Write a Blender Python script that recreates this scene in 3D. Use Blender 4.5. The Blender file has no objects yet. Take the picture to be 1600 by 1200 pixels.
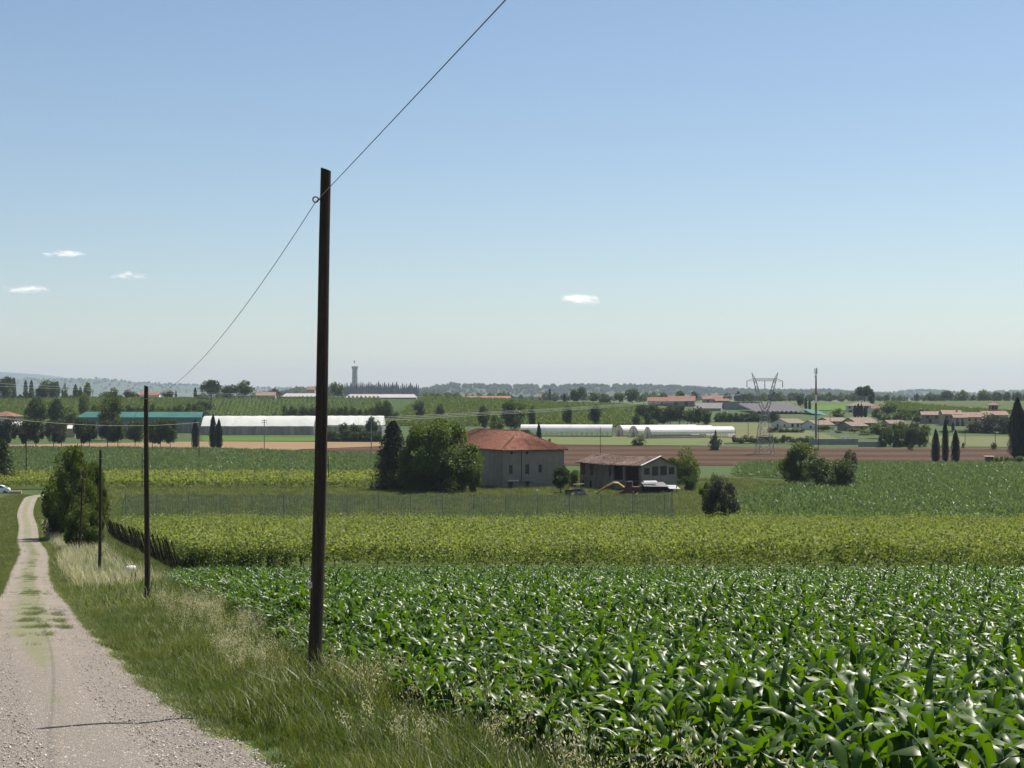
import bpy, bmesh, math, random
import numpy as np
from mathutils import Vector, Matrix

scene = bpy.context.scene
COL = scene.collection
R = math.radians
F, HY = 2400.0, 620.0            # focal length and eye-level row, in 1600 px units
rng = np.random.default_rng(7)
random.seed(7)

# ---------------------------------------------------------------- terrain
YK = np.array([-120, 0, 18.5, 45, 75, 118, 176, 230, 286, 350, 430, 520, 600, 700, 850, 1000, 1100, 1300, 1600, 2500, 5000, 9000, 17000], float)
_base = [-10, 1.6, 3.76, 6.2, 9.1, 12.1, 15.6, 16.7, 17.3, 17.9, 18.2, 17.4, 15.8, 14.0]
COLS = {
    -100: [11.5, 6.5, 3.2, 5.0, 5, 7, 9, 9, 10],
    330: [11.5, 5.8, 2.0, 5.0, 5, 7, 9, 9, 10],
    540: [11.0, 4.8, 1.2, 5.0, 5, 7, 9, 9, 10],
    720: [11.0, 5.5, 2.2, 5.0, 5, 7, 9, 9, 10],
    900: [11.5, 8.0, 5.0, 5.0, 5, 7, 9, 9, 10],
    1200: [10.8, 8.0, 6.0, 5.0, 5, 7, 9, 9, 10],
    1420: [10.8, 8.0, 4.8, 3.6, 5, 7, 9, 9, 10],
    1700: [10.8, 8.0, 4.8, 3.6, 5, 7, 9, 9, 10],
}

def pchip(xk, yk):
    h = np.diff(xk); d = np.diff(yk) / h
    m = np.zeros(len(xk))
    for i in range(1, len(xk) - 1):
        if d[i - 1] * d[i] > 0:
            w1 = 2 * h[i] + h[i - 1]; w2 = h[i] + 2 * h[i - 1]
            m[i] = (w1 + w2) / (w1 / d[i - 1] + w2 / d[i])
    m[0] = d[0]; m[-1] = d[-1]
    def f(x):
        x = np.clip(x, xk[0], xk[-1])
        i = np.clip(np.searchsorted(xk, x) - 1, 0, len(xk) - 2)
        t = (x - xk[i]) / h[i]
        return ((2*t**3 - 3*t**2 + 1) * yk[i] + (t**3 - 2*t**2 + t) * h[i] * m[i]
                + (-2*t**3 + 3*t**2) * yk[i + 1] + (t**3 - t**2) * h[i] * m[i + 1])
    return f
CPX = np.array(sorted(COLS), float)
CFN = [pchip(YK, np.array(_base + COLS[int(c)], float)) for c in CPX]

def T(x, y):
    x = np.asarray(x, float); y = np.asarray(y, float)
    px = np.clip(800 + F * x / np.maximum(y, 60), CPX[0], CPX[-1])
    vals = [f(y) for f in CFN]
    out = np.zeros(np.broadcast(px, y).shape)
    i = np.clip(np.searchsorted(CPX, px) - 1, 0, len(CPX) - 2)
    t = (px - CPX[i]) / (CPX[i + 1] - CPX[i]); t = t * t * (3 - 2 * t)
    V = np.array([np.broadcast_to(v, out.shape) for v in vals])
    a = np.take_along_axis(V, i[None], 0)[0] if out.ndim else V[i]
    b = np.take_along_axis(V, (i + 1)[None], 0)[0] if out.ndim else V[i + 1]
    return -(a * (1 - t) + b * t)
def Tz(x, y): return float(T(np.array([x]), np.array([y]))[0])
def PX(px, y): return (px - 800) / F * y
def PZ(py, y): return -(py - HY) / F * y
def gp(px, y): x = PX(px, y); return (x, y, Tz(x, y))
def gpy(px, y): return HY - Tz(PX(px, y), y) * F / y
def ysol(px, py, lo=9.0, hi=1090.0):
    for _ in range(50):
        m = (lo + hi) / 2
        if gpy(px, m) > py: lo = m
        else: hi = m
    return (lo + hi) / 2
def G(px, py):
    y = ysol(px, py); return (PX(px, y), y)

# ---------------------------------------------------------------- tagging
def tag(o, label=None, cat=None, group=None, kind=None):
    if label: o['label'] = label
    if cat: o['category'] = cat
    if group: o['group'] = group
    if kind: o['kind'] = kind
    return o
def empty(name, loc, rz=0, label=None, cat=None, group=None):
    o = bpy.data.objects.new(name, None); COL.objects.link(o)
    o.location = loc; o.rotation_euler = (0, 0, rz); o.empty_display_size = .5
    return tag(o, label, cat, group)
def link(name, me, parent=None, loc=None, rz=0):
    o = bpy.data.objects.new(name, me); COL.objects.link(o)
    if parent: o.parent = parent
    if loc is not None: o.location = loc
    if rz: o.rotation_euler = (0, 0, rz)
    return o

# ---------------------------------------------------------------- materials
class N:
    def __init__(s, name):
        s.m = bpy.data.materials.new(name); s.m.use_nodes = True
        s.t = s.m.node_tree; s.t.nodes.clear()
        s.out = s.t.nodes.new('ShaderNodeOutputMaterial')
    def n(s, typ, ins=None, **kw):
        nd = s.t.nodes.new('ShaderNode' + typ)
        for k, v in kw.items(): setattr(nd, k, v)
        for k, v in (ins or {}).items():
            if isinstance(v, bpy.types.NodeSocket): s.t.links.new(v, nd.inputs[k])
            else:
                sock = nd.inputs[k]
                if hasattr(sock, 'default_value'):
                    try: sock.default_value = v
                    except Exception: sock.default_value = (*v, 1.0)
        return nd
    def mix(s, f, a, b, mode='MIX'):
        nd = s.t.nodes.new('ShaderNodeMix'); nd.data_type = 'RGBA'; nd.blend_type = mode
        for idx, v in ((0, f), (6, a), (7, b)):
            if isinstance(v, bpy.types.NodeSocket): s.t.links.new(v, nd.inputs[idx])
            elif idx == 0: nd.inputs[0].default_value = v
            else: nd.inputs[idx].default_value = (*v[:3], 1)
        return nd.outputs[2]
    def noise(s, scale, detail=5, rough=.6, vec=None, dist=0):
        nd = s.n('TexNoise', {'Scale': scale, 'Detail': detail, 'Roughness': rough, 'Distortion': dist})
        if vec is not None: s.t.links.new(vec, nd.inputs['Vector'])
        return nd.outputs[0]
    def ramp(s, f, a, b, ca=(0, 0, 0), cb=(1, 1, 1)):
        nd = s.n('ValToRGB', {'Fac': f}); e = nd.color_ramp.elements
        e[0].position = a; e[1].position = b; e[0].color = (*ca, 1); e[1].color = (*cb, 1)
        return nd.outputs[0]
    def math(s, op, a, b=0.0, c=None):
        nd = s.t.nodes.new('ShaderNodeMath'); nd.operation = op
        for i, v in enumerate((a, b) if c is None else (a, b, c)):
            if isinstance(v, bpy.types.NodeSocket): s.t.links.new(v, nd.inputs[i])
            else: nd.inputs[i].default_value = v
        return nd.outputs[0]
    def coord(s, which='Object'): return s.n('TexCoord').outputs[which]
    def mapping(s, vec, scale=(1, 1, 1), rot=(0, 0, 0)):
        return s.n('Mapping', {'Vector': vec, 'Scale': scale, 'Rotation': rot}).outputs[0]
    def bsdf(s, col, rough=.8, spec=.3, bump=None, bstr=.4, bdist=.05, metal=0, **kw):
        ins = {'Base Color': col if isinstance(col, bpy.types.NodeSocket) else (*col, 1), 'Roughness': rough, 'Metallic': metal, 'Specular IOR Level': spec}
        ins.update(kw)
        b = s.n('BsdfPrincipled', ins)
        if bump is not None:
            bp = s.n('Bump', {'Height': bump, 'Strength': bstr, 'Distance': bdist}); s.t.links.new(bp.outputs[0], b.inputs['Normal'])
        return b.outputs[0]
    def done(s, sh, disp=None):
        s.t.links.new(sh, s.out.inputs['Surface']); return s.m

def plain(name, col, rough=.7, spec=.3, var=.25, scale=3.0, bump=.3, bdist=.02, metal=0, stretch=(1, 1, 1)):
    g = N(name); v = g.mapping(g.coord(), stretch)
    n1 = g.noise(scale, 6, .65, v); n2 = g.noise(scale * 9, 4, .6, v)
    c = g.mix(g.ramp(n1, .3, .7), [k * (1 - var) for k in col], [min(1, k * (1 + var)) for k in col])
    c = g.mix(g.ramp(n2, .35, .75), c, [k * (1 - var * .8) for k in col])
    return g.done(g.bsdf(c, rough, spec, n2, bump, bdist, metal))

def leafmat(name, a, b, transl=.35, rough=.5, spec=.3, tr_boost=1.5, rnd=.6, tb=.55):
    g = N(name)
    at = g.n('Attribute', attribute_name='tint').outputs['Fac']
    oi = g.n('ObjectInfo').outputs['Random']
    f = g.math('MULTIPLY_ADD', oi, rnd, g.math('MULTIPLY', at, 1 - rnd))
    c = g.mix(f, a, b)
    p = g.bsdf(c, rough, spec)
    tc = g.mix(1.0, c, (tr_boost, tr_boost, tr_boost * tb), 'MULTIPLY')
    t = g.n('BsdfTranslucent', {'Color': tc}).outputs[0]
    mx = g.n('MixShader', {0: transl, 1: p, 2: t}).outputs[0]
    return g.done(mx)

# ---------------------------------------------------------------- mesh helpers
def npmesh(name, V, Q, mats, tint=None, midx=None, smooth=False):
    me = bpy.data.meshes.new(name)
    V = np.asarray(V, np.float32); Q = np.asarray(Q, np.int32)
    k = Q.shape[1]
    me.vertices.add(len(V)); me.vertices.foreach_set('co', V.ravel())
    me.loops.add(Q.size); me.loops.foreach_set('vertex_index', Q.ravel())
    me.polygons.add(len(Q)); me.polygons.foreach_set('loop_start', np.arange(0, Q.size, k, dtype=np.int32))
    if midx is not None: me.polygons.foreach_set('material_index', np.asarray(midx, np.int32))
    if smooth: me.polygons.foreach_set('use_smooth', np.ones(len(Q), bool))
    for m in (mats if isinstance(mats, (list, tuple)) else [mats]): me.materials.append(m)
    if tint is not None:
        a = me.attributes.new('tint', 'FLOAT', 'POINT'); a.data.foreach_set('value', np.asarray(tint, np.float32))
    me.update(calc_edges=True); me.validate()
    return me

class MB:
    """collects quads / polys for one mesh object"""
    def __init__(s): s.v = []; s.f = []
    def add(s, vs, fs):
        o = len(s.v); s.v += [tuple(v) for v in vs]; s.f += [tuple(i + o for i in f) for f in fs]; return s
    def box(s, x0, x1, y0, y1, z0, z1):
        return s.add([(x0, y0, z0), (x1, y0, z0), (x1, y1, z0), (x0, y1, z0), (x0, y0, z1), (x1, y0, z1), (x1, y1, z1), (x0, y1, z1)],
                     [(0, 3, 2, 1), (4, 5, 6, 7), (0, 1, 5, 4), (1, 2, 6, 5), (2, 3, 7, 6), (3, 0, 4, 7)])
    def tube(s, pts, rad, n=6, cap=True):
        pts = [Vector(p) for p in pts]; rad = rad if isinstance(rad, (list, tuple)) else [rad] * len(pts)
        rings = []
        for i, p in enumerate(pts):
            d = (pts[min(i + 1, len(pts) - 1)] - pts[max(i - 1, 0)]).normalized()
            a = Vector((1, 0, 0)) if abs(d.x) < .8 else Vector((0, 1, 0))
            u = d.cross(a).normalized(); w = d.cross(u)
            rings.append([p + rad[i] * (math.cos(t) * u + math.sin(t) * w) for t in [2 * math.pi * k / n for k in range(n)]])
        vs = [v for r in rings for v in r]; fs = []
        for i in range(len(pts) - 1):
            for k in range(n):
                a, b = i * n + k, i * n + (k + 1) % n
                fs.append((a, b, b + n, a + n))
        if cap: fs += [tuple(range(n))[::-1], tuple((len(pts) - 1) * n + k for k in range(n))]
        return s.add(vs, fs)
    def bar(s, a, b, r, n=4): return s.tube([a, b], r, n)
    def prism(s, poly, h0, h1):
        n = len(poly)
        return s.add([(x, y, h0) for x, y in poly] + [(x, y, h1) for x, y in poly],
                     [tuple(range(n))[::-1], tuple(range(n, 2 * n))] + [(i, (i + 1) % n, n + (i + 1) % n, n + i) for i in range(n)])
    def slab(s, quad, th):
        """thick slab from four corner points, thickened downwards"""
        q = [Vector(p) for p in quad]; n = (q[1] - q[0]).cross(q[3] - q[0]).normalized()
        if n.z < 0: n = -n
        lo = [p - n * th for p in q]; k = len(q)
        return s.add(q + lo, [tuple(range(k)), tuple(range(k, 2 * k))[::-1]] + [(i, i + k, (i + 1) % k + k, (i + 1) % k) for i in range(k)])
    def mesh(s, name, mat, smooth=False):
        me = bpy.data.meshes.new(name); me.from_pydata(s.v, [], s.f); me.materials.append(mat)
        bm = bmesh.new(); bm.from_mesh(me); bmesh.ops.recalc_face_normals(bm, faces=bm.faces[:]); bm.to_mesh(me); bm.free()
        if smooth: me.polygons.foreach_set('use_smooth', [True] * len(me.polygons))
        me.update(); return me
    def build(s, name, mat, parent=None, loc=None, rz=0, smooth=False, label=None):
        o = link(name, s.mesh(name, mat, smooth), parent, loc, rz)
        if label: o['label'] = label
        return o

def drape(name, poly, off, mat, step, label, kind='structure', cat='field', edge_noise=0):
    """flat polygon in plan laid over the terrain as a fine sheet"""
    if edge_noise:
        out = []
        for i, p in enumerate(poly):
            q = poly[(i + 1) % len(poly)]; L = math.dist(p, q); k = max(1, int(L / (edge_noise * 3)))
            for j in range(k):
                t = j / k
                out.append((p[0] + (q[0] - p[0]) * t + rng.normal(0, edge_noise * .4), p[1] + (q[1] - p[1]) * t + rng.normal(0, edge_noise * .4)))
        poly = out
    bm = bmesh.new(); bm.faces.new([bm.verts.new((x, y, 0)) for x, y in poly])
    bmesh.ops.triangulate(bm, faces=bm.faces[:])
    xs = [p[0] for p in poly]; ys = [p[1] for p in poly]
    for ax, lo, hi in ((0, min(xs), max(xs)), (1, min(ys), max(ys))):
        s = step if ax == 1 else step * 2
        for v in np.arange(lo + s, hi, s):
            no = (1, 0, 0) if ax == 0 else (0, 1, 0); co = (v, 0, 0) if ax == 0 else (0, v, 0)
            bmesh.ops.bisect_plane(bm, geom=bm.verts[:] + bm.edges[:] + bm.faces[:], plane_co=co, plane_no=no, dist=1e-5)
    z = T(np.array([v.co.x for v in bm.verts]), np.array([v.co.y for v in bm.verts]))
    for v, zz in zip(bm.verts, z): v.co.z = zz + off
    bmesh.ops.recalc_face_normals(bm, faces=bm.faces[:])
    if sum(f.normal.z for f in bm.faces) < 0: bmesh.ops.reverse_faces(bm, faces=bm.faces[:])
    me = bpy.data.meshes.new(name); bm.to_mesh(me); bm.free(); me.materials.append(mat)
    me.polygons.foreach_set('use_smooth', [True] * len(me.polygons))
    return tag(link(name, me), label, cat, kind=kind)

def inpoly(poly, X, Y):
    X = np.asarray(X); Y = np.asarray(Y); ins = np.zeros(X.shape, bool); n = len(poly)
    for i in range(n):
        x0, y0 = poly[i]; x1, y1 = poly[(i + 1) % n]
        c = ((y0 > Y) != (y1 > Y)) & (X < (x1 - x0) * (Y - y0) / (y1 - y0 + 1e-12) + x0); ins ^= c
    return ins
def scatter_in(poly, n, seed=0):
    r = np.random.default_rng(seed); xs = [p[0] for p in poly]; ys = [p[1] for p in poly]
    X = r.uniform(min(xs), max(xs), n); Y = r.uniform(min(ys), max(ys), n); m = inpoly(poly, X, Y)
    return X[m], Y[m]

_src = {}
def gn_stuff(name, P, sources, label, cat, rz=None, scl=None, tilt=.12, seed=1, kind='stuff', idx=None):
    """many small copies (nobody could count them) on one points mesh"""
    r = np.random.default_rng(seed); P = np.asarray(P, np.float32); n = len(P)
    me = bpy.data.meshes.new(name); me.vertices.add(n); me.vertices.foreach_set('co', P.ravel())
    rot = np.stack([r.normal(0, tilt, n), r.normal(0, tilt, n), r.uniform(0, 6.283, n) if rz is None else rz], 1).astype(np.float32)
    a = me.attributes.new('rot', 'FLOAT_VECTOR', 'POINT'); a.data.foreach_set('vector', rot.ravel())
    s = (r.uniform(.75, 1.25, n) if scl is None else scl)
    s = np.asarray(s, np.float32)
    if s.ndim == 1: s = np.stack([s, s, s], 1)
    a = me.attributes.new('scl', 'FLOAT_VECTOR', 'POINT'); a.data.foreach_set('vector', np.ascontiguousarray(s, np.float32).ravel())
    a = me.attributes.new('idx', 'INT', 'POINT'); a.data.foreach_set('value', (r.integers(0, len(sources), n) if idx is None else idx).astype(np.int32))
    me.update()
    coll = bpy.data.collections.new(name + '_pieces')
    for k, sm in enumerate(sources): coll.objects.link(bpy.data.objects.new('%s_piece%02d' % (name, k), sm))
    ng = bpy.data.node_groups.new(name, 'GeometryNodeTree')
    ng.interface.new_socket('Geometry', in_out='INPUT', socket_type='NodeSocketGeometry')
    ng.interface.new_socket('Geometry', in_out='OUTPUT', socket_type='NodeSocketGeometry')
    nn = ng.nodes; L = ng.links.new
    gi = nn.new('NodeGroupInput'); go = nn.new('NodeGroupOutput')
    ci = nn.new('GeometryNodeCollectionInfo'); ci.inputs[0].default_value = coll; ci.inputs['Separate Children'].default_value = True; ci.inputs['Reset Children'].default_value = True
    ip = nn.new('GeometryNodeInstanceOnPoints'); ip.inputs['Pick Instance'].default_value = True
    def att(nm, t):
        q = nn.new('GeometryNodeInputNamedAttribute'); q.data_type = t; q.inputs[0].default_value = nm; return q.outputs[0]
    e2r = nn.new('FunctionNodeEulerToRotation'); L(att('rot', 'FLOAT_VECTOR'), e2r.inputs[0])
    L(gi.outputs[0], ip.inputs['Points']); L(ci.outputs[0], ip.inputs['Instance'])
    L(att('idx', 'INT'), ip.inputs['Instance Index']); L(e2r.outputs[0], ip.inputs['Rotation']); L(att('scl', 'FLOAT_VECTOR'), ip.inputs['Scale'])
    L(ip.outputs[0], go.inputs[0])
    o = link(name, me); md = o.modifiers.new('scatter', 'NODES'); md.node_group = ng
    return tag(o, label, cat, kind=kind)

# ---------------------------------------------------------------- leaves
def leaf_quads(P, size, r, up=0.0, aspect=.55, dirs=None):
    """diamond leaves, one quad each, at P"""
    n = len(P)
    d = r.normal(0, 1, (n, 3)) if dirs is None else dirs + r.normal(0, .45, (n, 3))
    d[:, 2] += up
    d /= np.linalg.norm(d, axis=1, keepdims=True) + 1e-9
    q = r.normal(0, 1, (n, 3)); w = np.cross(d, q); w /= np.linalg.norm(w, axis=1, keepdims=True) + 1e-9
    s = (np.asarray(size) * r.uniform(.7, 1.3, n))[:, None] if np.ndim(size) == 0 else (size * r.uniform(.7, 1.3, n))[:, None]
    nrm = np.cross(d, w)
    V = np.empty((n, 4, 3)); V[:, 0] = P; V[:, 1] = P + d * s * .5 + w * s * aspect * .5 + nrm * s * .1
    V[:, 2] = P + d * s; V[:, 3] = P + d * s * .5 - w * s * aspect * .5 + nrm * s * .1
    Q = np.arange(n * 4).reshape(n, 4)
    return V.reshape(-1, 3), Q
def blades(r, n, h, spread, width, segs=3, bend=.6, base=.06, hvar=.4):
    """grass blades: curved tapering strips"""
    Vs, Qs, Ts = [], [], []
    az = r.uniform(0, 6.283, n); hh = h * r.uniform(1 - hvar, 1 + hvar * .6, n); bx = r.normal(0, base, n); by = r.normal(0, base, n)
    bd = r.uniform(.2, 1, n) * bend; w = width * r.uniform(.7, 1.3, n); tint = r.uniform(0, 1, n)
    V = np.empty((n, segs + 1, 2, 3))
    for k in range(segs + 1):
        t = k / segs; out = hh * bd * t ** 2 * spread + hh * .12 * t; z = hh * (t - bd * .35 * t ** 3)
        cx = bx + np.cos(az) * out; cy = by + np.sin(az) * out; ww = w * (1 - t ** 1.5) + w * .05
        V[:, k, 0] = np.stack([cx - np.sin(az) * ww, cy + np.cos(az) * ww, z], 1)
        V[:, k, 1] = np.stack([cx + np.sin(az) * ww, cy - np.cos(az) * ww, z], 1)
    idx = np.arange(n * (segs + 1) * 2).reshape(n, segs + 1, 2)
    Q = np.stack([idx[:, :-1, 0], idx[:, :-1, 1], idx[:, 1:, 1], idx[:, 1:, 0]], -1).reshape(-1, 4)
    return V.reshape(-1, 3), Q, np.repeat(tint, (segs + 1) * 2)

def maize_mesh(name, seed, mats, nleaf=10, segs=7, H=1.0, mul=1.0):
    r = np.random.default_rng(seed); Vs = []; Qs = []; Ts = []; off = 0
    a0 = r.uniform(0, 6.283)
    for i in range(nleaf):
        t = i / (nleaf - 1)
        h = H * (.14 + .66 * t); az = a0 + (i % 2) * math.pi + r.normal(0, .35) 
        L = H * (.54 + .32 * math.sin(math.pi * min(1, t * .95 + .1))) * r.uniform(.85, 1.15) * (.75 if i == nleaf - 1 else 1)
        w = .044 * r.uniform(.85, 1.25) * mul
        th = R(r.uniform(6, 24)); end = R(r.uniform(95, 170) if t < .7 else r.uniform(50, 140)); kink = r.uniform(.5, .86) if r.random() < .55 else r.uniform(.38, .6)
        p = np.array([0., 0., h]); side = np.array([-math.sin(az), math.cos(az), 0]); tw = r.normal(0, .5)
        ts = r.uniform(0, 1); ring = []
        for k in range(segs + 1):
            s = k / segs
            ang = th + (end - th) / (1 + math.exp(-(s - kink) * 12))
            d = np.array([math.cos(az) * math.sin(ang), math.sin(az) * math.sin(ang), math.cos(ang)])
            if k: p = p + d * L / segs
            nrm = np.cross(side, d)
            ca, sa = math.cos(tw * s), math.sin(tw * s); sd = side * ca + nrm * sa; nr = nrm * ca - side * sa
            ww = w * min(1, .45 + s * 3.2) * (1 - max(0, s - .3) ** 1.7 * 1.75)
            ww = max(ww, .002); wave = math.sin(s * 15 + ts * 6) * .016 * min(1, s * 3)
            Vs += [p - sd * ww + nr * (ww * .35 + wave), p, p + sd * ww + nr * (ww * .35 - wave)]
            ring.append(off + k * 3)
        for k in range(segs):
            a, b = ring[k], ring[k + 1]
            Qs += [(a, a + 1, b + 1, b), (a + 1, a + 2, b + 2, b + 1)]
        Ts += [ts * .7 + .15 * t, min(1, ts * .7 + .15 * t + .35), ts * .7 + .15 * t] * (segs + 1); off = len(Vs)
    nl = len(Qs)
    # stalk
    n = 5
    for k, (z, rr) in enumerate(((-.05, .016), (H * .45, .014), (H * .8, .007))):
        for j in range(n):
            q = 6.283 * j / n; Vs.append(np.array([math.cos(q) * rr, math.sin(q) * rr, z])); Ts.append(.5)
    for k in range(2):
        for j in range(n):
            a, b = off + k * n + j, off + k * n + (j + 1) % n
            Qs.append((a, b, b + n, a + n))
    return npmesh(name, Vs, Qs, mats, Ts, smooth=True)
# ---------------------------------------------------------------- materials in use
M = {}
def ground_mat():
    g = N('meadow_ground'); v = g.coord('Object')
    n1 = g.noise(.02, 6, .6, v); n2 = g.noise(.9, 6, .7, v); n3 = g.noise(14, 4, .7, v)
    vor = g.n('TexVoronoi', {'Vector': g.mapping(v, (.0045, .003, .004), (0, 0, .5)), 'Scale': 1.0, 'Randomness': .9}).outputs['Color']
    hsv = g.n('SeparateColor', {'Color': vor}).outputs[0]
    c = g.mix(g.ramp(n2, .3, .7), (.024, .047, .010), (.055, .082, .019))
    c = g.mix(g.math('MULTIPLY', g.ramp(n3, .5, .8), .45), c, (.095, .092, .04))
    far = g.mix(hsv, (.044, .076, .02), (.105, .115, .04))
    sep = g.n('SeparateXYZ', {'Vector': v}).outputs[1]
    c = g.mix(g.ramp(g.math('MULTIPLY', sep, 1 / 2000), .5, .65), c, far)
    return g.done(g.bsdf(c, .9, .15, n3, .5, .08))
M['ground'] = ground_mat()

def road_mat():
    g = N('gravel_track'); uv = g.coord('UV'); v = g.coord('Object')
    s = g.n('SeparateXYZ', {'Vector': uv}); u, w = s.outputs[0], s.outputs[1]
    peb = g.n('TexVoronoi', {'Vector': v, 'Scale': 60.0}); pc = peb.outputs['Color']; pd = peb.outputs['Distance']
    pv = g.n('SeparateColor', {'Color': pc}).outputs[0]
    stone = g.mix(pv, (.085, .072, .060), (.42, .368, .315))
    stone = g.mix(g.ramp(pd, .35, .6), stone, (.13, .112, .095))
    dirt = g.mix(g.noise(6, 6, .7, v), (.19, .160, .128), (.27, .230, .188))
    big = g.noise(.55, 5, .65, v)
    near = g.ramp(g.math('MULTIPLY', w, 1.0), .36, .80)     # more bare stones close to the crossing, dustier farther on
    c = g.mix(g.mix(g.ramp(big, .42, .62), near, (.15, .15, .15)), stone, dirt)
    mossy = g.mix(g.noise(20, 4, .7, v), (.07, .095, .025), (.19, .205, .075))
    # green strip between the wheel tracks, ragged, fading out close by
    mid = g.math('MULTIPLY_ADD', g.ramp(g.math('MULTIPLY', w, 1.0), .30, .75), 2.1, g.math('ADD', -.32, g.math('MULTIPLY', g.math('ABSOLUTE', g.math('SUBTRACT', u, .5)), -6.0)))
    patch = g.math('ADD', mid, g.math('MULTIPLY', g.math('SUBTRACT', g.noise(1.1, 6, .75, g.mapping(v, (1, .4, 1))), .5), 4.2))
    c = g.mix(g.math('MULTIPLY', g.ramp(patch, .55, 1.6), .5), c, mossy)
    edge = g.math('MULTIPLY', g.math('ABSOLUTE', g.math('SUBTRACT', u, .5)), 2.0)
    eg = g.math('ADD', edge, g.math('MULTIPLY', g.math('SUBTRACT', g.noise(1.6, 6, .75, v), .5), .9))
    c = g.mix(g.ramp(eg, .86, 1.02), c, mossy)
    h = g.math('ADD', g.math('MULTIPLY', pd, -.8), g.noise(8, 6, .7, v))
    return g.done(g.bsdf(c, .92, .2, h, .7, .03))
M['road'] = road_mat()

def crop_mat(name, a, b, soil, scale=1.3, stretch=(1, 1, 1), rot=0.0, streak=None, bump=.5):
    g = N(name); v = g.mapping(g.coord(), stretch, (0, 0, rot))
    n = g.noise(scale, 6, .75, v); n2 = g.noise(scale * .07, 4, .6, g.coord())
    c = g.mix(g.ramp(n, .32, .68), a, b); c = g.mix(g.math('MULTIPLY', g.ramp(n2, .35, .7), .5), c, soil)
    if streak:
        wv = g.n('TexWave', {'Vector': g.mapping(g.coord(), (1, 1, 1), (0, 0, streak[0])), 'Scale': streak[1], 'Distortion': 3.5, 'Detail': 3.0, 'Detail Scale': .6}).outputs['Fac']
        c = g.mix(g.math('MULTIPLY', g.ramp(wv, .3, .8), streak[3]), c, streak[2])
    return g.done(g.bsdf(c, .95, .1, n, bump, .15))
M['soil'] = crop_mat('dark_field_soil', (.035, .03, .02), (.07, .055, .035), (.03, .04, .015))
M['plough'] = crop_mat('ploughed_earth', (.036, .017, .007), (.056, .028, .012), (.044, .022, .009), .5, (.08, 1, 1), 0.02, (R(91), .010, (.085, .054, .033), .55))
M['stubble'] = crop_mat('straw_stubble', (.175, .118, .064), (.22, .152, .085), (.185, .122, .068), .5, (.1, 1, 1))
M['corn_floor'] = crop_mat('maize_understorey', (.034, .066, .016), (.066, .102, .03), (.046, .066, .022), 1.6)
M['vine_floor'] = crop_mat('vineyard_grass', (.036, .064, .012), (.075, .092, .022), (.06, .066, .022), 1.0)
M['net_floor'] = crop_mat('orchard_grass', (.020, .044, .009), (.048, .076, .017), (.030, .055, .012), 1.5, (1, .4, 1))
M['hay'] = crop_mat('dry_hay_meadow', (.080, .088, .036), (.128, .130, .056), (.10, .104, .045), .12, (.5, 1, 1), .4)
M['bright'] = crop_mat('bright_green_meadow', (.05, .105, .014), (.08, .14, .024), (.065, .115, .02), .2)
M['rowcrop'] = crop_mat('low_row_crop', (.075, .10, .035), (.14, .15, .062), (.15, .13, .07), .4, (.15, 1, 1), 0, (R(90), .09, (.05, .085, .02), .6))
M['verge'] = crop_mat('rough_meadow', (.042, .074, .012), (.082, .106, .023), (.062, .086, .017), .6)
M['wetgreen'] = crop_mat('lush_grass', (.045, .095, .012), (.08, .13, .02), (.05, .085, .018), .8)

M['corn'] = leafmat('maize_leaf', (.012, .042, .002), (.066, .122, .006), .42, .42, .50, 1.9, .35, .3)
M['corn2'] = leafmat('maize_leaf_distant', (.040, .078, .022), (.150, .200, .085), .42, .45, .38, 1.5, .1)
M['vine'] = leafmat('vine_leaf', (.066, .108, .020), (.252, .276, .076), .40, .55, .25, 1.5, .35)
M['vine2'] = leafmat('vine_leaf_hillside', (.065, .105, .018), (.15, .19, .036), .30, .6, .2, 1.3, .3)
M['grass'] = leafmat('grass_blade', (.022, .048, .006), (.128, .160, .026), .36, .5, .3, 1.5, .35, .55)
M['grassy'] = leafmat('grass_blade_yellowing', (.10, .13, .025), (.24, .22, .07), .3, .6, .2, 1.3, .4)
M['oat'] = leafmat('dry_wild_oat', (.28, .26, .15), (.62, .58, .44), .3, .7, .2, 1.2, .3)
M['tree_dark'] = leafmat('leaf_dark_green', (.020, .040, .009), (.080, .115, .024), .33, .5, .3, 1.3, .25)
M['tree_mid'] = leafmat('leaf_mid_green', (.030, .058, .009), (.125, .165, .026), .36, .5, .3, 1.4, .25)
M['tree_light'] = leafmat('leaf_light_green', (.070, .110, .018), (.150, .185, .04), .38, .5, .3, 1.4, .25)
M['tree_grey'] = leafmat('leaf_grey_green', (.035, .045, .024), (.085, .098, .05), .2, .55, .3, 1.2, .25)
M['needle'] = leafmat('conifer_needle', (.009, .019, .008), (.024, .042, .014), .1, .6, .2, 1.1, .3)
M['bark'] = plain('tree_bark', (.075, .058, .042), .9, .15, .4, 4, .6, .03)
M['wood'] = plain('weathered_dark_wood', (.078, .052, .038), .85, .2, .6, 2.2, .8, .012, 0, (14, 14, .5))
M['metal'] = plain('galvanised_steel', (.20, .21, .22), .6, .4, .2, 3)
M['iron'] = plain('dark_iron', (.05, .055, .06), .5, .5, .2, 8)
M['wire'] = plain('steel_wire', (.20, .22, .24), .4, .5, .1, 3, 0, .001, .6)
M['cable'] = plain('cable_glint_tone', (.42, .41, .39), .5, .4, .1, 1, 0, .001)  # pale base colour stands in for sun glint on distant wires
M['white'] = plain('white_paint', (.75, .74, .72), .5, .4, .08, 2)
M['black'] = plain('black_mark', (.02, .02, .02), .6, .3, .1, 2)

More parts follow.
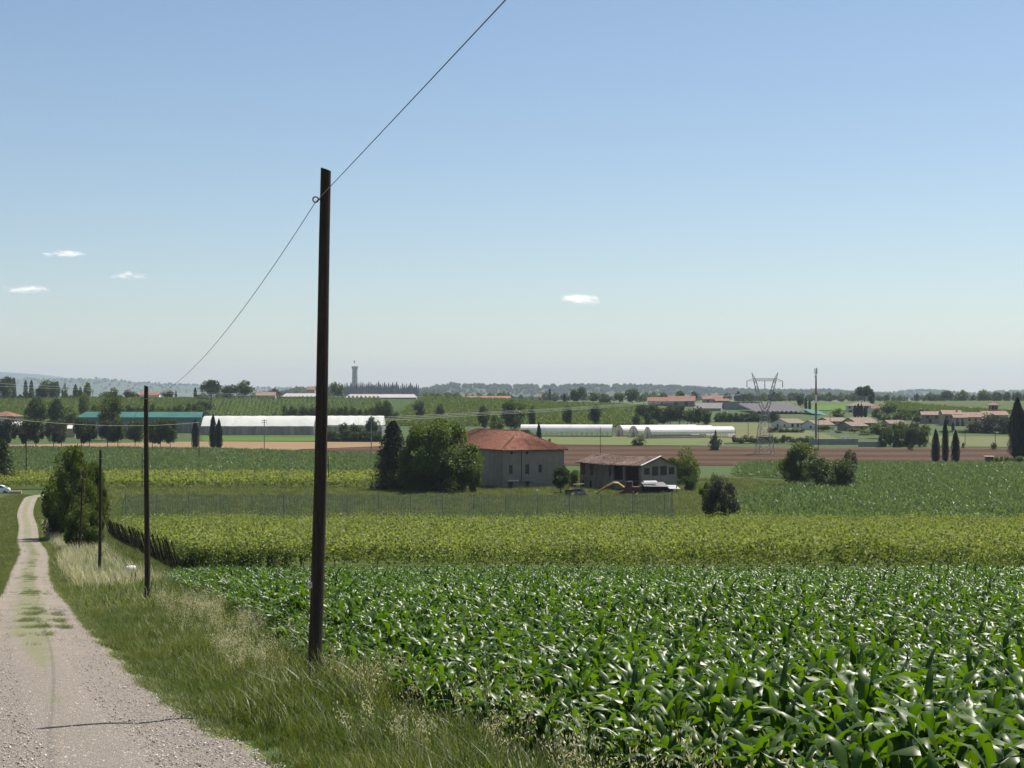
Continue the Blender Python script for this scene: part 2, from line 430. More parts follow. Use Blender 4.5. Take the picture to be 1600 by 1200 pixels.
# ---------------------------------------------------------------- ground sheet
def build_ground():
    ys = np.concatenate([np.linspace(-120, 0, 13)[:-1], np.linspace(0, 60, 61), 60 * (16800 / 60) ** (np.linspace(0, 1, 190)[1:])])
    us = np.linspace(-1, 1, 121); us = np.sign(us) * (np.abs(us) ** 1.2)
    Y = np.repeat(ys, len(us)); U = np.tile(us, len(ys)); X = U * (np.abs(Y) * .50 + 110)
    V = np.stack([X, Y, T(X, Y)], 1); n = len(us); i = np.arange(len(ys) - 1)[:, None] * n + np.arange(n - 1)[None]
    Q = np.stack([i, i + 1, i + 1 + n, i + n], -1).reshape(-1, 4)
    tag(link('ground', npmesh('ground', V, Q, M['ground'], smooth=True)), 'grassy farmland falling into the valley and running out to the hills', 'ground', kind='structure')
build_ground()

# ---------------------------------------------------------------- gravel track
RC = [(2.6, -8), (-.9, 3), (-3.45, 12.8), (-5.1, 17.5), (-10.2, 32.7), (-16.0, 51), (-26.7, 85), (-37.4, 120), (-48.5, 154), (-58.6, 186), (-67.5, 213), (-73.6, 233), (-78.5, 250), (-81.0, 260), (-80.5, 268), (-76, 275)]
def smooth_path(P, k=10):
    P = [np.array(p, float) for p in P]; out = []
    for i in range(len(P) - 1):
        p0, p1, p2, p3 = P[max(i - 1, 0)], P[i], P[i + 1], P[min(i + 2, len(P) - 1)]
        for j in range(k):
            t = j / k; out.append(.5 * ((2 * p1) + (-p0 + p2) * t + (2 * p0 - 5 * p1 + 4 * p2 - p3) * t * t + (-p0 + 3 * p1 - 3 * p2 + p3) * t ** 3))
    out.append(P[-1]); return np.array(out)
RP = smooth_path(RC)
RT = np.gradient(RP, axis=0); RT /= np.linalg.norm(RT, axis=1, keepdims=True); RNm = np.stack([RT[:, 1], -RT[:, 0]], 1)
RS = np.concatenate([[0], np.cumsum(np.linalg.norm(np.diff(RP, axis=0), axis=1))])
RW = np.interp(RP[:, 1], [0, 14, 20, 60, 300], [3.6, 2.9, 2.75, 2.35, 2.1]) / 2
def build_road():
    k = 17; V = []; UV = []
    for p, nv, w, s in zip(RP, RNm, RW, RS):
        for j in range(k):
            u = j / (k - 1); q = p + nv * (u * 2 - 1) * w; e = abs(u * 2 - 1)
            V.append((q[0], q[1], Tz(q[0], q[1]) + .05 + .0005 * max(0, q[1] - 20) - .045 * e ** 6 - (.035 * math.exp(-((e - .55) / .2) ** 2)))); UV.append((u, s / 60))
    n = len(RP); i = np.arange(n - 1)[:, None] * k + np.arange(k - 1)[None]
    Q = np.stack([i, i + 1, i + 1 + k, i + k], -1).reshape(-1, 4)
    me = npmesh('path', V, Q, M['road'], smooth=True); ul = me.uv_layers.new(name='UVMap')
    ul.data.foreach_set('uv', np.array(UV, np.float32)[Q.ravel()].ravel())
    tag(link('path', me), 'pale gravel farm track with grassy middle strip running downhill', 'track', kind='structure')
build_road()
def road_side(x, y):
    """signed distance from the track edges, + right of the right edge, - left of the left edge, 0 on the track"""
    yy = np.clip(y, RP[0, 1], 262); o = np.argsort(RP[:170, 1])
    c = np.interp(yy, RP[:, 1][o], RP[:, 0][o]); w = np.interp(yy, RP[:, 1][o], RW[o]) * 1.05
    d = (x - c) * .95
    return np.where(d > w, d - w, np.where(d < -w, d + w, 0)), c, w

def pole_x(y): return -2.4 - .313 * (y - 18.5)
def corn_edge(y): return pole_x(y) + .05 + .034 * y

# ---------------------------------------------------------------- near maize field
CORN = [(corn_edge(-2) + .3, -2), (14, -2), (24, 40), (30, 66), (3, 69), (-10, 71), (corn_edge(71.5), 71.5), (corn_edge(40), 40), (corn_edge(18), 18)]
drape('field_soil', CORN, .02, M['soil'], 4, 'dark soil under the near maize field', cat='field')
maize = [maize_mesh('maize_plant', 100 + i, M['corn'], 11, 8, .76, .72) for i in range(8)]
def build_corn():
    r = np.random.default_rng(11)
    ang = math.atan2(1, -.30); dx, dy = math.cos(ang), math.sin(ang); nx, ny = dy, -dx
    a = np.arange(-20, 130, .155); b = np.arange(-70, 90, .62)
    A, B = np.meshgrid(a, b); A = A.ravel() + r.normal(0, .04, A.size); B = B.ravel() + r.normal(0, .035, B.size)
    X = A * dx + B * nx; Y = A * dy + B * ny
    m = inpoly(CORN, X, Y) & (Y > 4) & (X < Y * .36 + 2.5) & (X > -Y * .36 - 2); X, Y = X[m], Y[m]
    Z = T(X, Y)
    big = 1 + .13 * np.sin(X * .21 + 1) * np.cos(Y * .17) + r.normal(0, .08, len(X))
    big *= np.where(X < corn_edge(Y) + .8, .8, 1.0)
    rz = r.uniform(0, 6.283, len(X)); tl = r.normal(0, .07, (len(X), 2))
    # largest in the picture first: inside the frame, smallest depth
    inside = (np.abs(X) < Y * .335 + .2) & (Y > 7.2)
    order = np.argsort(np.where(inside, Y, 999))
    ind = np.zeros(len(X), bool); ind[order[:300]] = True
    for j, i in enumerate(np.where(ind)[0]):
        o = link('maize_plant', maize[j % 8], None, (X[i], Y[i], Z[i])); o.rotation_euler = (tl[i, 0], tl[i, 1], rz[i]); o.scale = (big[i],) * 3
        tag(o, 'young green maize plant with arching shiny leaves in the closest rows', 'maize', 'maize plants in the closest rows')
    k = ~ind; P = np.stack([X[k], Y[k], Z[k]], 1)
    gn_stuff('maize_crop', P, maize, 'dense dark green maize standing behind the closest rows', 'maize', rz=rz[k], scl=big[k], tilt=.08, seed=3)
build_corn()

# ---------------------------------------------------------------- verge grasses
def tuft(name, seed, n, h, w, mat, spread=1.0, base=.07, bend=.7, segs=3):
    r = np.random.default_rng(seed); V, Q, t = blades(r, n, h, spread, w, segs, bend, base); return npmesh(name, V, Q, mat, t)
def oat_tuft(name, seed, n=9, h=.95):
    r = np.random.default_rng(seed); V, Q, t = blades(r, n, h, .8, .0022, 4, .35, .06, .25)
    tips = V.reshape(n, 5, 2, 3)[:, :, 0]; P = []
    for k in range(n):
        for j in range(12):
            s = r.uniform(.62, 1.0); i = min(3, int(s * 4)); f = s * 4 - i
            p = tips[k, i] * (1 - f) + tips[k, i + 1] * f; P.append(p + r.normal(0, .035, 3))
    P = np.array(P); d = np.tile([0, 0, -1.0], (len(P), 1)); V2, Q2 = leaf_quads(P, .038, r, 0, .36, d)
    return npmesh(name, np.concatenate([V, V2]), np.concatenate([Q, Q2 + len(V)]), M['oat'], np.concatenate([t, r.uniform(.3, 1, len(V2))]))
g_green = [tuft('grass_tuft', 20 + i, 26, .38, .0062, M['grass'], .8, .11, .7) for i in range(5)]
g_mix = [tuft('grass_tuft', 30 + i, 16, .46, .0065, M['grassy'] if i % 2 else M['grass'], .8, .09, .6) for i in range(4)]
g_short = [tuft('grass_tuft', 40 + i, 40, .13, .0035, M['grassy'] if i == 2 else M['grass'], 1.3, .10, .9) for i in range(4)]
g_broad = [tuft('grass_tuft', 50 + i, 12, .42, .014, M['grass'], 1.0, .07, .9, 4) for i in range(3)]
g_oat = [oat_tuft('oat_tuft', 60 + i) for i in range(4)]
g_far = [tuft('grass_tuft', 70 + i, 60, .38, .016, M['grassy'] if i == 2 else M['grass'], 1.0, .35, .8, 2) for i in range(4)]
g_pale = [tuft('oat_tuft', 80 + i, 40, .85, .012, M['oat'], .8, .25, .45, 3) for i in range(3)]

def build_grass():
    r = np.random.default_rng(21)
    # strip between the track and the maize, close to the viewer
    y = 6 + 36 * r.random(70000) ** 1.15; x = r.uniform(-16, 6, 70000)
    d, c, w = road_side(x, y); ce = corn_edge(y)
    wob = .35 * np.sin(y * 1.3) + .2 * np.sin(y * 3.7 + 1)
    keep = (d > .10 * r.random(len(x)) ** 2 + .005) & (x < ce + .35) & (np.abs(x) < y * .36 + 1.5)
    x, y, d, ce = x[keep], y[keep], d[keep], ce[keep]; wt = np.clip(d / np.maximum(.6, (ce - c[keep] - w[keep])), 0, 1.2)
    z = T(x, y); hgt = .32 + .55 * np.exp(-((x + 2.1) ** 2 + (y - 17.2) ** 2) / 1.3) + .16 * np.sin(x * 1.9 + y * .8) * np.sin(y * 1.3) * np.clip(wt * 2, 0, 1) + .56 * np.clip(wt * 1.6 + .12 * np.sin(x * 3 + y * 2.1), 0, 1)
    kind = r.random(len(x)); patch = np.sin(x * 1.7 + y * .9) + np.sin(y * 1.1 - x * .6) + r.normal(0, .6, len(x))
    oatm = (wt > .40) & (kind < .010 + .085 * (patch > 1.2) + .016 * (wt > .7)); broadm = ~oatm & (kind > .86) & (patch > -.3); mixm = ~oatm & ~broadm & (patch > .7)
    gm = ~(oatm | broadm | mixm)
    for nm, mk, src, lab in (('verge_grass', gm, g_green, 'long green grass on the bank between track and maize'),
                             ('yellowing_grass', mixm, g_mix, 'yellowing grass mixed into the bank beside the track'),
                             ('broad_grass', broadm, g_broad, 'broad bladed weeds in the bank beside the track'),
                             ('wild_oats', oatm, g_oat, 'pale wild oats with nodding seed heads along the maize edge')):
        s = hgt[mk] * r.uniform(.8, 1.25, mk.sum())
        if src is g_oat: s = .55 + .35 * r.random(mk.sum())
        gn_stuff(nm, np.stack([x[mk], y[mk], z[mk] - .01], 1), src, lab, 'grass', scl=s, tilt=.15, seed=len(nm))
    # short grass creeping over the track edge and up its middle
    nn = 110000; y = 9 + 150 * r.random(nn) ** 1.25; _, c, w = road_side(np.zeros(nn), y); u = r.uniform(-1.08, 1.08, nn); x = c + u * w / .95
    nz = np.sin(x * 2.3 + y * .7) + np.sin(y * 1.9 - x) * .8 + np.sin(y * .31 + 2) + r.normal(0, .5, len(x))
    keep = ((np.abs(u) > .88) & (nz > .1)) | ((np.abs(u + .06 * np.sin(y * .7)) < .17 + .10 * np.sin(y * .9 + 1) * np.sin(y * .37)) & (nz > 1.0 - .02 * y) & (y > 27)) | ((np.abs(u) < .6) & (nz > 1.9) & (y > 27) & (r.random(len(x)) < .35))
    x, y = x[keep], y[keep]; z = T(x, y) + .0
    gn_stuff('track_grass', np.stack([x, y, z], 1), g_short, 'short grass creeping onto the gravel track', 'grass', tilt=.2, seed=5, scl=r.uniform(.35, .9, len(x)))
    # farther verges: both sides of the track and the meadow up to the vineyard
    y = 40 + 225 * r.random(90000) ** 1.2; _, c, w = road_side(np.zeros(90000), y)
    x = c + r.uniform(-14, 34, 90000); d, c, w = road_side(x, y)
    vl = -18.7 - .308 * (y - 88)
    keep = (d != 0) & (np.abs(x) < y * .35 + 2) & np.where(y < 73, x < corn_edge(y) + .5, np.where(y < 88, x < 2, x < vl + 1.0)) & ~((y > 200) & (d > 9)) & ~((y > 225) & (d < -3))
    x, y, d = x[keep], y[keep], d[keep]; pale = (d > .8) & (d < 4.2) & (y > 60) & (y < 200) & (r.random(len(x)) < .11)
    mown = (d > 5) & (y > 78)
    z = T(x, y); s = np.where(mown, .45, np.clip(.35 + np.abs(d) * .25, .35, 1.15)) * r.uniform(.8, 1.3, len(x))
    gn_stuff('roadside_grass', np.stack([x, y, z], 1)[~pale], g_far, 'green roadside grass along the lower track and meadow', 'grass', scl=s[~pale], seed=8)
    gn_stuff('dry_roadside_grass', np.stack([x, y, z], 1)[pale], g_pale, 'pale dry tall grass beside the row of poles', 'grass', scl=r.uniform(.7, 1.25, pale.sum()), seed=9)
build_grass()

# loose stones on the nearest stretch of the track
def build_stones():
    r = np.random.default_rng(5); src = []
    for k in range(4):
        bm = bmesh.new(); bmesh.ops.create_icosphere(bm, subdivisions=1, radius=.5)
        for v in bm.verts: v.co = v.co * r.uniform(.7, 1.2); v.co.z *= .6
        me = bpy.data.meshes.new('stone'); bm.to_mesh(me); bm.free(); me.materials.append(plain('stone_%d' % k, [(.38, .34, .30), (.5, .46, .41), (.28, .24, .21), (.42, .385, .345)][k], .9, .2, .2, 2, 0)); src.append(me)
    n = 15000; y = 10.5 + np.minimum(r.exponential(11, n), 70); _, c, w = road_side(np.zeros(n), y); x = c + r.uniform(-1, 1, n) * w
    gn_stuff('gravel', np.stack([x, y, T(x, y) + .045], 1), src, 'loose pale pebbles on the near gravel track', 'gravel', scl=np.clip(r.lognormal(-4.2, .4, n), .006, .035), tilt=.5, seed=4)
build_stones()

# ---------------------------------------------------------------- yellow-green vineyard beyond the maize
VYL = lambda y: -18.7 - .308 * (y - 88)
VINE = [(VYL(88), 88), (-12.5, 85.5), (3, 81.5), (42, 78.5), (66, 178), (VYL(177), 177)]
drape('vineyard_floor', VINE, .03, M['vine_floor'], 6, 'grass floor beneath the yellow green vineyard', cat='field')
def sprig(name, seed, n, mat, size=.13, rx=.55, ry=.35, rz=.75, z0=1.25):
    r = np.random.default_rng(seed); P = r.normal(0, 1, (n, 3)); P /= np.linalg.norm(P, axis=1, keepdims=True); P *= r.uniform(.55, 1.05, (n, 1))
    P[:, 0] *= rx; P[:, 1] *= ry; P[:, 2] = P[:, 2] * rz + z0
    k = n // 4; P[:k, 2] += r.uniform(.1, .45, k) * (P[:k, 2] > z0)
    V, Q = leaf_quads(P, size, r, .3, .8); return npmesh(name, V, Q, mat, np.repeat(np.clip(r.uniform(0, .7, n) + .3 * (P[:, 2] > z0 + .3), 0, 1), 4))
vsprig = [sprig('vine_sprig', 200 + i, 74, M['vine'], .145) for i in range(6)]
def vine_rows(poly, dirv, spacing, along, seed):
    r = np.random.default_rng(seed); d = np.array(dirv) / np.linalg.norm(dirv); nn = np.array([-d[1], d[0]])
    a = np.arange(-400, 400, along); b = np.arange(-400, 1400, spacing); A, B = np.meshgrid(a, b); A = A.ravel() + r.normal(0, along * .25, A.size); B = B.ravel() + r.normal(0, .12, B.size)
    X = A * d[0] + B * nn[0]; Y = A * d[1] + B * nn[1]; m = inpoly(poly, X, Y) & (np.abs(X) < Y * .36 + 4); return X[m], Y[m]
def build_vineyard():
    r = np.random.default_rng(31); X, Y = vine_rows(VINE, (.956, .294), 2.3, .42, 1)
    n = len(X); s = np.stack([r.uniform(.75, 1.25, n), r.uniform(.8, 1.4, n), r.uniform(.82, 1.2, n)], 1) * (1 + .10 * np.sin(X * .31 + np.sin(Y * .2)) * np.sin(Y * .37))[:, None]
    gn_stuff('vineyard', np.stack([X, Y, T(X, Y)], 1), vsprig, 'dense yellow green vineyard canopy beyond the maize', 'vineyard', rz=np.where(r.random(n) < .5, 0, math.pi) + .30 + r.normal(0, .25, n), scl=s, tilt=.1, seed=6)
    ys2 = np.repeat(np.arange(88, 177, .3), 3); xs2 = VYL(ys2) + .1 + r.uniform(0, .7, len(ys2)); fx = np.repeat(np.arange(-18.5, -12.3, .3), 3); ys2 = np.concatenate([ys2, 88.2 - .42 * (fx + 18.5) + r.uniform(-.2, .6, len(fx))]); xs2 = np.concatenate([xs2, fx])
    gn_stuff('vine_edge', np.stack([xs2, ys2, T(xs2, ys2) - .35], 1), [sprig('vine_sprig', 260 + i, 80, M['tree_dark'], .145) for i in range(3)], 'low hanging vine leaves along the left edge of the vineyard', 'vineyard', scl=np.stack([np.full(len(ys2), .6), np.full(len(ys2), .6), r.uniform(.6, .95, len(ys2))], 1), seed=41)  # darker leaf colour paints in the shade of the edge facing away from the sun
    # trunks seen under the canopy at the two open edges are part of each end post's row
    mb = MB()
    mb.tube([(0, 0, -.1), (0, 0, 1.0), (0, 0, 2.05)], [.042, .040, .038], 6)
    M['postwood'] = plain('blackened_post_wood', (.026, .019, .014), .9, .15, .4, 3); pm = mb.mesh('vineyard_post', M['postwood'])
    ys = np.arange(88, 177, 1.55)
    for i, y in enumerate(ys):
        x = VYL(y) - .35; o = link('vineyard_post', pm, None, (x, y, Tz(x, y))); o.rotation_euler = (0, -R(16 + random.uniform(-5, 5)), .3); o.scale = (1, 1, random.uniform(.9, 1.05))
        tag(o, 'dark leaning end post of a vine row beside the meadow', 'post', 'end posts of the vine rows beside the meadow')
    tr = MB(); 
    for i in range(3): tr.tube([(i * .9 - .9, 0, -.05), (i * .9 - .86, .03, .5), (i * .9 - .9, 0, 1.0)], [.035, .03, .028], 5)
    tm = tr.mesh('vine_stem', M['bark'])
    P = [(VYL(y) + .4 + k * 2.7, y + .29 * (.4 + k * 2.7) / .956) for y in ys for k in range(2)] + [(x, 88.6 - .13 * (x + 18) + random.uniform(-.2, .2)) for x in np.arange(-18, -10, 1.0)]
    P = np.array(P); gn_stuff('vine_stems', np.stack([P[:, 0], P[:, 1], T(P[:, 0], P[:, 1])], 1), [tm], 'thin dark vine stems under the canopy edge', 'vineyard', rz=np.full(len(P), .3), tilt=.05, seed=2, scl=np.ones(len(P)))
build_vineyard()
# ---------------------------------------------------------------- middle-distance fields
def GP(*pts): return [G(*p) for p in pts]
def fy(px, y): return (PX(px, y), y)
NETF = [fy(120, 180), (66, 179), fy(1075, 292), fy(150, 292)]
drape('netted_field', NETF, .06, M['net_floor'], 8, 'low green field behind the bluish net', cat='field')
drape('farmyard_grass', [fy(1040, 205), fy(1160, 205), fy(1165, 262), fy(1300, 300), fy(1160, 330), fy(900, 320), fy(900, 292), fy(1040, 292)], .10, M['verge'], 8, 'rough grass round the farm ruins', cat='grass')
drape('lush_strip', [fy(1047, 183), fy(1100, 183), fy(1110, 232), fy(1045, 240)], .14, M['wetgreen'], 6, 'lush green grass at the end of the net', cat='grass')
RCORN = [(66, 178), (110, 182), (160, 330), (172, 402), fy(1160, 405), fy(1150, 345), fy(1240, 330), fy(1250, 296), fy(1205, 268), fy(1150, 245), fy(1148, 181)]
drape('maize_field', RCORN, .08, M['corn_floor'], 10, 'green maize field on the right beyond the vineyard', cat='field')
LCORN = [fy(-60, 330), fy(700, 330), fy(640, 455), fy(600, 460), fy(400, 492), fy(200, 506), fy(-60, 508)]
drape('maize_field', LCORN, .08, M['corn_floor'], 10, 'dark green maize field left of the farm trees', cat='field')
LVINE = [fy(-60, 285), fy(660, 287), fy(640, 330), fy(-60, 330)]
drape('vineyard_floor', LVINE, .10, M['vine_floor'], 8, 'grass floor of the narrow vineyard left of the farm', cat='field')
drape('grass_margin', [fy(150, 280), fy(660, 280), fy(660, 287), fy(150, 286)], .13, M['hay'], 6, 'dry grass margin before the narrow vineyard', cat='grass')
PLOUGH = [fy(440, 487), fy(600, 461), fy(700, 420), fy(900, 404), fy(1700, 404), fy(1700, 515), fy(1350, 520), fy(1200, 522), fy(1100, 530), fy(860, 540), fy(600, 530), fy(470, 508)]
drape('ploughed_field', PLOUGH, .10, M['plough'], 14, 'reddish brown ploughed field with paler furrows', cat='field')
drape('stubble_strip', [fy(-60, 510), fy(200, 508), fy(440, 490), fy(470, 510), fy(600, 532), fy(600, 560), fy(330, 566), fy(-60, 536)], .14, M['stubble'], 12, 'narrow straw coloured stubble strip in front of the greenhouses', cat='field')
drape('green_strip', [fy(315, 568), fy(500, 566), fy(500, 600), fy(315, 604)], .16, M['wetgreen'], 10, 'green strip along the white greenhouse', cat='grass')
drape('row_crop', [fy(820, 545), fy(1130, 534), fy(1135, 600), fy(820, 610)], .16, M['rowcrop'], 12, 'low green row crop in front of the white tunnels', cat='field')
drape('hay_meadow', [fy(1090, 555), fy(1330, 545), fy(1290, 625), fy(1240, 690), fy(1200, 750), fy(1110, 750), fy(1108, 640)], .22, M['hay'], 14, 'pale dry meadow around the lattice pylon', cat='field')
drape('hay_meadow', [fy(1460, 528), fy(1640, 524), fy(1640, 600), fy(1440, 606)], .20, M['hay'], 14, 'pale dry meadow below the villa and cypresses', cat='field')
drape('bright_meadow', [fy(1262, 960), fy(1330, 960), fy(1340, 1090), fy(1262, 1090)], .35, M['bright'], 24, 'bright green meadow behind the telecom mast', cat='field')
HILLA = [fy(318, 850), fy(640, 850), fy(660, 1085), fy(330, 1085)]
drape('hillside_field', HILLA, .30, M['net_floor'], 22, 'hillside planted with slanting vine rows', cat='field')
HILLB = [fy(600, 720), fy(1010, 705), fy(1075, 880), fy(990, 1040), fy(840, 1080), fy(660, 1090), fy(620, 850)]
HILLC = [fy(1395, 860), fy(1640, 880), fy(1640, 1230), fy(1380, 1230)]
HILLD = [fy(-60, 830), fy(320, 830), fy(325, 1080), fy(-60, 1080)]
for pl, lb in ((HILLB, 'green vineyard slope above the white tunnels'), (HILLC, 'yellow green vineyard slope behind the villa tower'), (HILLD, 'vineyard terrace behind the teal greenhouse')):
    drape('hillside_field', pl, .30, M['vine_floor'], 22, lb, cat='field')

# crops on those fields
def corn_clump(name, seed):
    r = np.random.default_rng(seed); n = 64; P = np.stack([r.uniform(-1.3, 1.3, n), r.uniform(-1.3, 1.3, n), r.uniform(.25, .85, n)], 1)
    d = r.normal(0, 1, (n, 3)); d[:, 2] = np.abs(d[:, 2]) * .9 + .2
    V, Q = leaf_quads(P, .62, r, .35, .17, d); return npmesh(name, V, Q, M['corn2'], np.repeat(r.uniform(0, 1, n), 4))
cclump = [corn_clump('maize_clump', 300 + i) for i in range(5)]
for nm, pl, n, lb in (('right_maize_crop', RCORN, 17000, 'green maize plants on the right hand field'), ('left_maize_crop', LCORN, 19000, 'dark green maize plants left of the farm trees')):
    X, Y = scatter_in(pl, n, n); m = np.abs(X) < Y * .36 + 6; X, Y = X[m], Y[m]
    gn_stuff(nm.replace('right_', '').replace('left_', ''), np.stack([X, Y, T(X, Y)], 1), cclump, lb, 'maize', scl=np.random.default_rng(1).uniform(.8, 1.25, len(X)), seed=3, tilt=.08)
vfar = [sprig('vine_sprig', 220 + i, 34, M['vine'], .34, 1.1, .45, .75) for i in range(4)]
X, Y = vine_rows([fy(-60, 286), fy(655, 288), fy(640, 330), fy(-60, 330)], (1, .02), 2.4, .9, 5)
gn_stuff('vineyard', np.stack([X, Y, T(X, Y)], 1), vfar, 'narrow yellow green vineyard left of the farm trees', 'vineyard', rz=np.random.default_rng(2).normal(0, .2, len(X)), seed=5, scl=np.random.default_rng(3).uniform(.85, 1.2, len(X)))
vhill = [sprig('vine_sprig', 230 + i, 26, M['vine2'], .6, 1.5, .5, .75, 1.2) for i in range(4)]
for pl, dv, lb, sp in ((HILLB, (1, -.25), 'vineyard covering the slope above the white tunnels', 2.6), (HILLC, (1, .12), 'vineyard covering the slope behind the villa tower', 3.2), (HILLD, (1, .02), 'vineyard on the terrace behind the teal greenhouse', 3.0)):
    X, Y = vine_rows(pl, dv, sp, 2.2, 9)
    gn_stuff('vineyard', np.stack([X, Y, T(X, Y)], 1), vhill, lb, 'vineyard', rz=math.atan2(dv[1], dv[0]) + np.random.default_rng(2).normal(0, .25, len(X)), seed=7, scl=np.random.default_rng(3).uniform(.8, 1.3, len(X)))
X, Y = scatter_in(NETF, 26000, 77); m = np.abs(X) < Y * .36 + 4; X, Y = X[m], Y[m]
gn_stuff('field_grass', np.stack([X, Y, T(X, Y)], 1), g_far, 'short green growth in the netted field', 'grass', scl=np.random.default_rng(4).uniform(.7, 1.7, len(X)), seed=12)
X, Y = scatter_in([fy(1030, 196), fy(1160, 196), fy(1165, 262), fy(1290, 300), fy(1160, 330), fy(880, 320), fy(700, 282), fy(1040, 282)], 9000, 78)
gn_stuff('farmyard_weeds', np.stack([X, Y, T(X, Y)], 1), g_far, 'rough grass and weeds round the farm buildings', 'grass', scl=np.random.default_rng(4).uniform(.7, 2.0, len(X)), seed=13)

X, Y = vine_rows([fy(-120, 105), (-54, 108), (-92, 232), fy(-120, 232)], (-.30, .95), 2.4, .5, 15); m = (X < np.interp(Y, [100, 240], [-40.5, -82.5])); X, Y = X[m], Y[m]
gn_stuff('vineyard', np.stack([X, Y, T(X, Y)], 1), vsprig, 'yellow green vineyard strip left of the lower track', 'vineyard', rz=1.87 + np.random.default_rng(2).normal(0, .2, len(X)), seed=25, scl=np.random.default_rng(3).uniform(.85, 1.2, len(X)))

# vine rows on the left hill, one object per row
for k in range(40):
    r = np.random.default_rng(900 + k); xb, xt = PX(322 + 280 * k / 39, 850), PX(338 + 252 * k / 39, 1088)
    n = 1300; t = r.random(n); X = xb + (xt - xb) * t + r.normal(0, .22, n); Y = 852 + 236 * t
    m = np.abs(X) < Y * .36
    P = np.stack([X, Y, T(X, Y) + r.uniform(.4, 1.9, n)], 1)[m]
    V, Q = leaf_quads(P, .75, r, .2, .8); base = P[0].copy()
    o = link('vine_row', npmesh('vine_row', V - base, Q, M['vine2'], np.repeat(r.random(len(P)), 4)), None, base)
    tag(o, 'long green vine row slanting up the striped hillside', 'vine row', 'vine rows on the striped hillside')

# ---------------------------------------------------------------- trees
def blob_crown(r, n, zc, rad, nb, br, low=0.0, leaf=.03, gap=.5):
    """leaf cloud from many overlapping clumps in an uneven ellipsoid; returns leaf points, directions, clump centres"""
    C = []
    while len(C) < nb:
        p = r.normal(0, 1, 3); p /= np.linalg.norm(p); p *= r.uniform(.45, 1) ** .6
        c = np.array([p[0] * rad[0], p[1] * rad[0], zc + p[2] * rad[1]])
        if c[2] > low: C.append(c)
    C = np.array(C); B = br * r.uniform(.5, 1.5, nb)
    k = r.integers(0, nb, n); d = r.normal(0, 1, (n, 3)); d /= np.linalg.norm(d, axis=1, keepdims=True)
    P = C[k] + d * (B[k] * r.uniform(.45, 1.08, n) ** .7)[:, None] * np.array([1, 1, .85])
    q = r.random(n) < .05; P[q] += d[q] * r.uniform(.01, .05, (q.sum(), 1)); P[:, 2] = np.maximum(P[:, 2], low * .5 + .01)
    return P, d, C, k
def limbs(C, r, h0, tw, forks=9):
    mb = MB(); top = np.array([r.normal(0, .02), r.normal(0, .02), min(.8, h0 + .35)])
    mb.tube([(0, 0, -.03), (r.normal(0, .006), 0, h0 * .5), tuple(top * [1, 1, 0] * .4 + [0, 0, h0]), tuple(top)], [tw * 1.25, tw, tw * .8, tw * .25], 7)
    for c in C[:forks]:
        s = np.array([0, 0, r.uniform(h0 * .8, h0 + .2)]); m = (s + c) / 2 + [0, 0, -.03]
        mb.tube([tuple(s), tuple(m), tuple(c)], [tw * .45, tw * .3, tw * .1], 5)
    return mb
TM = {}
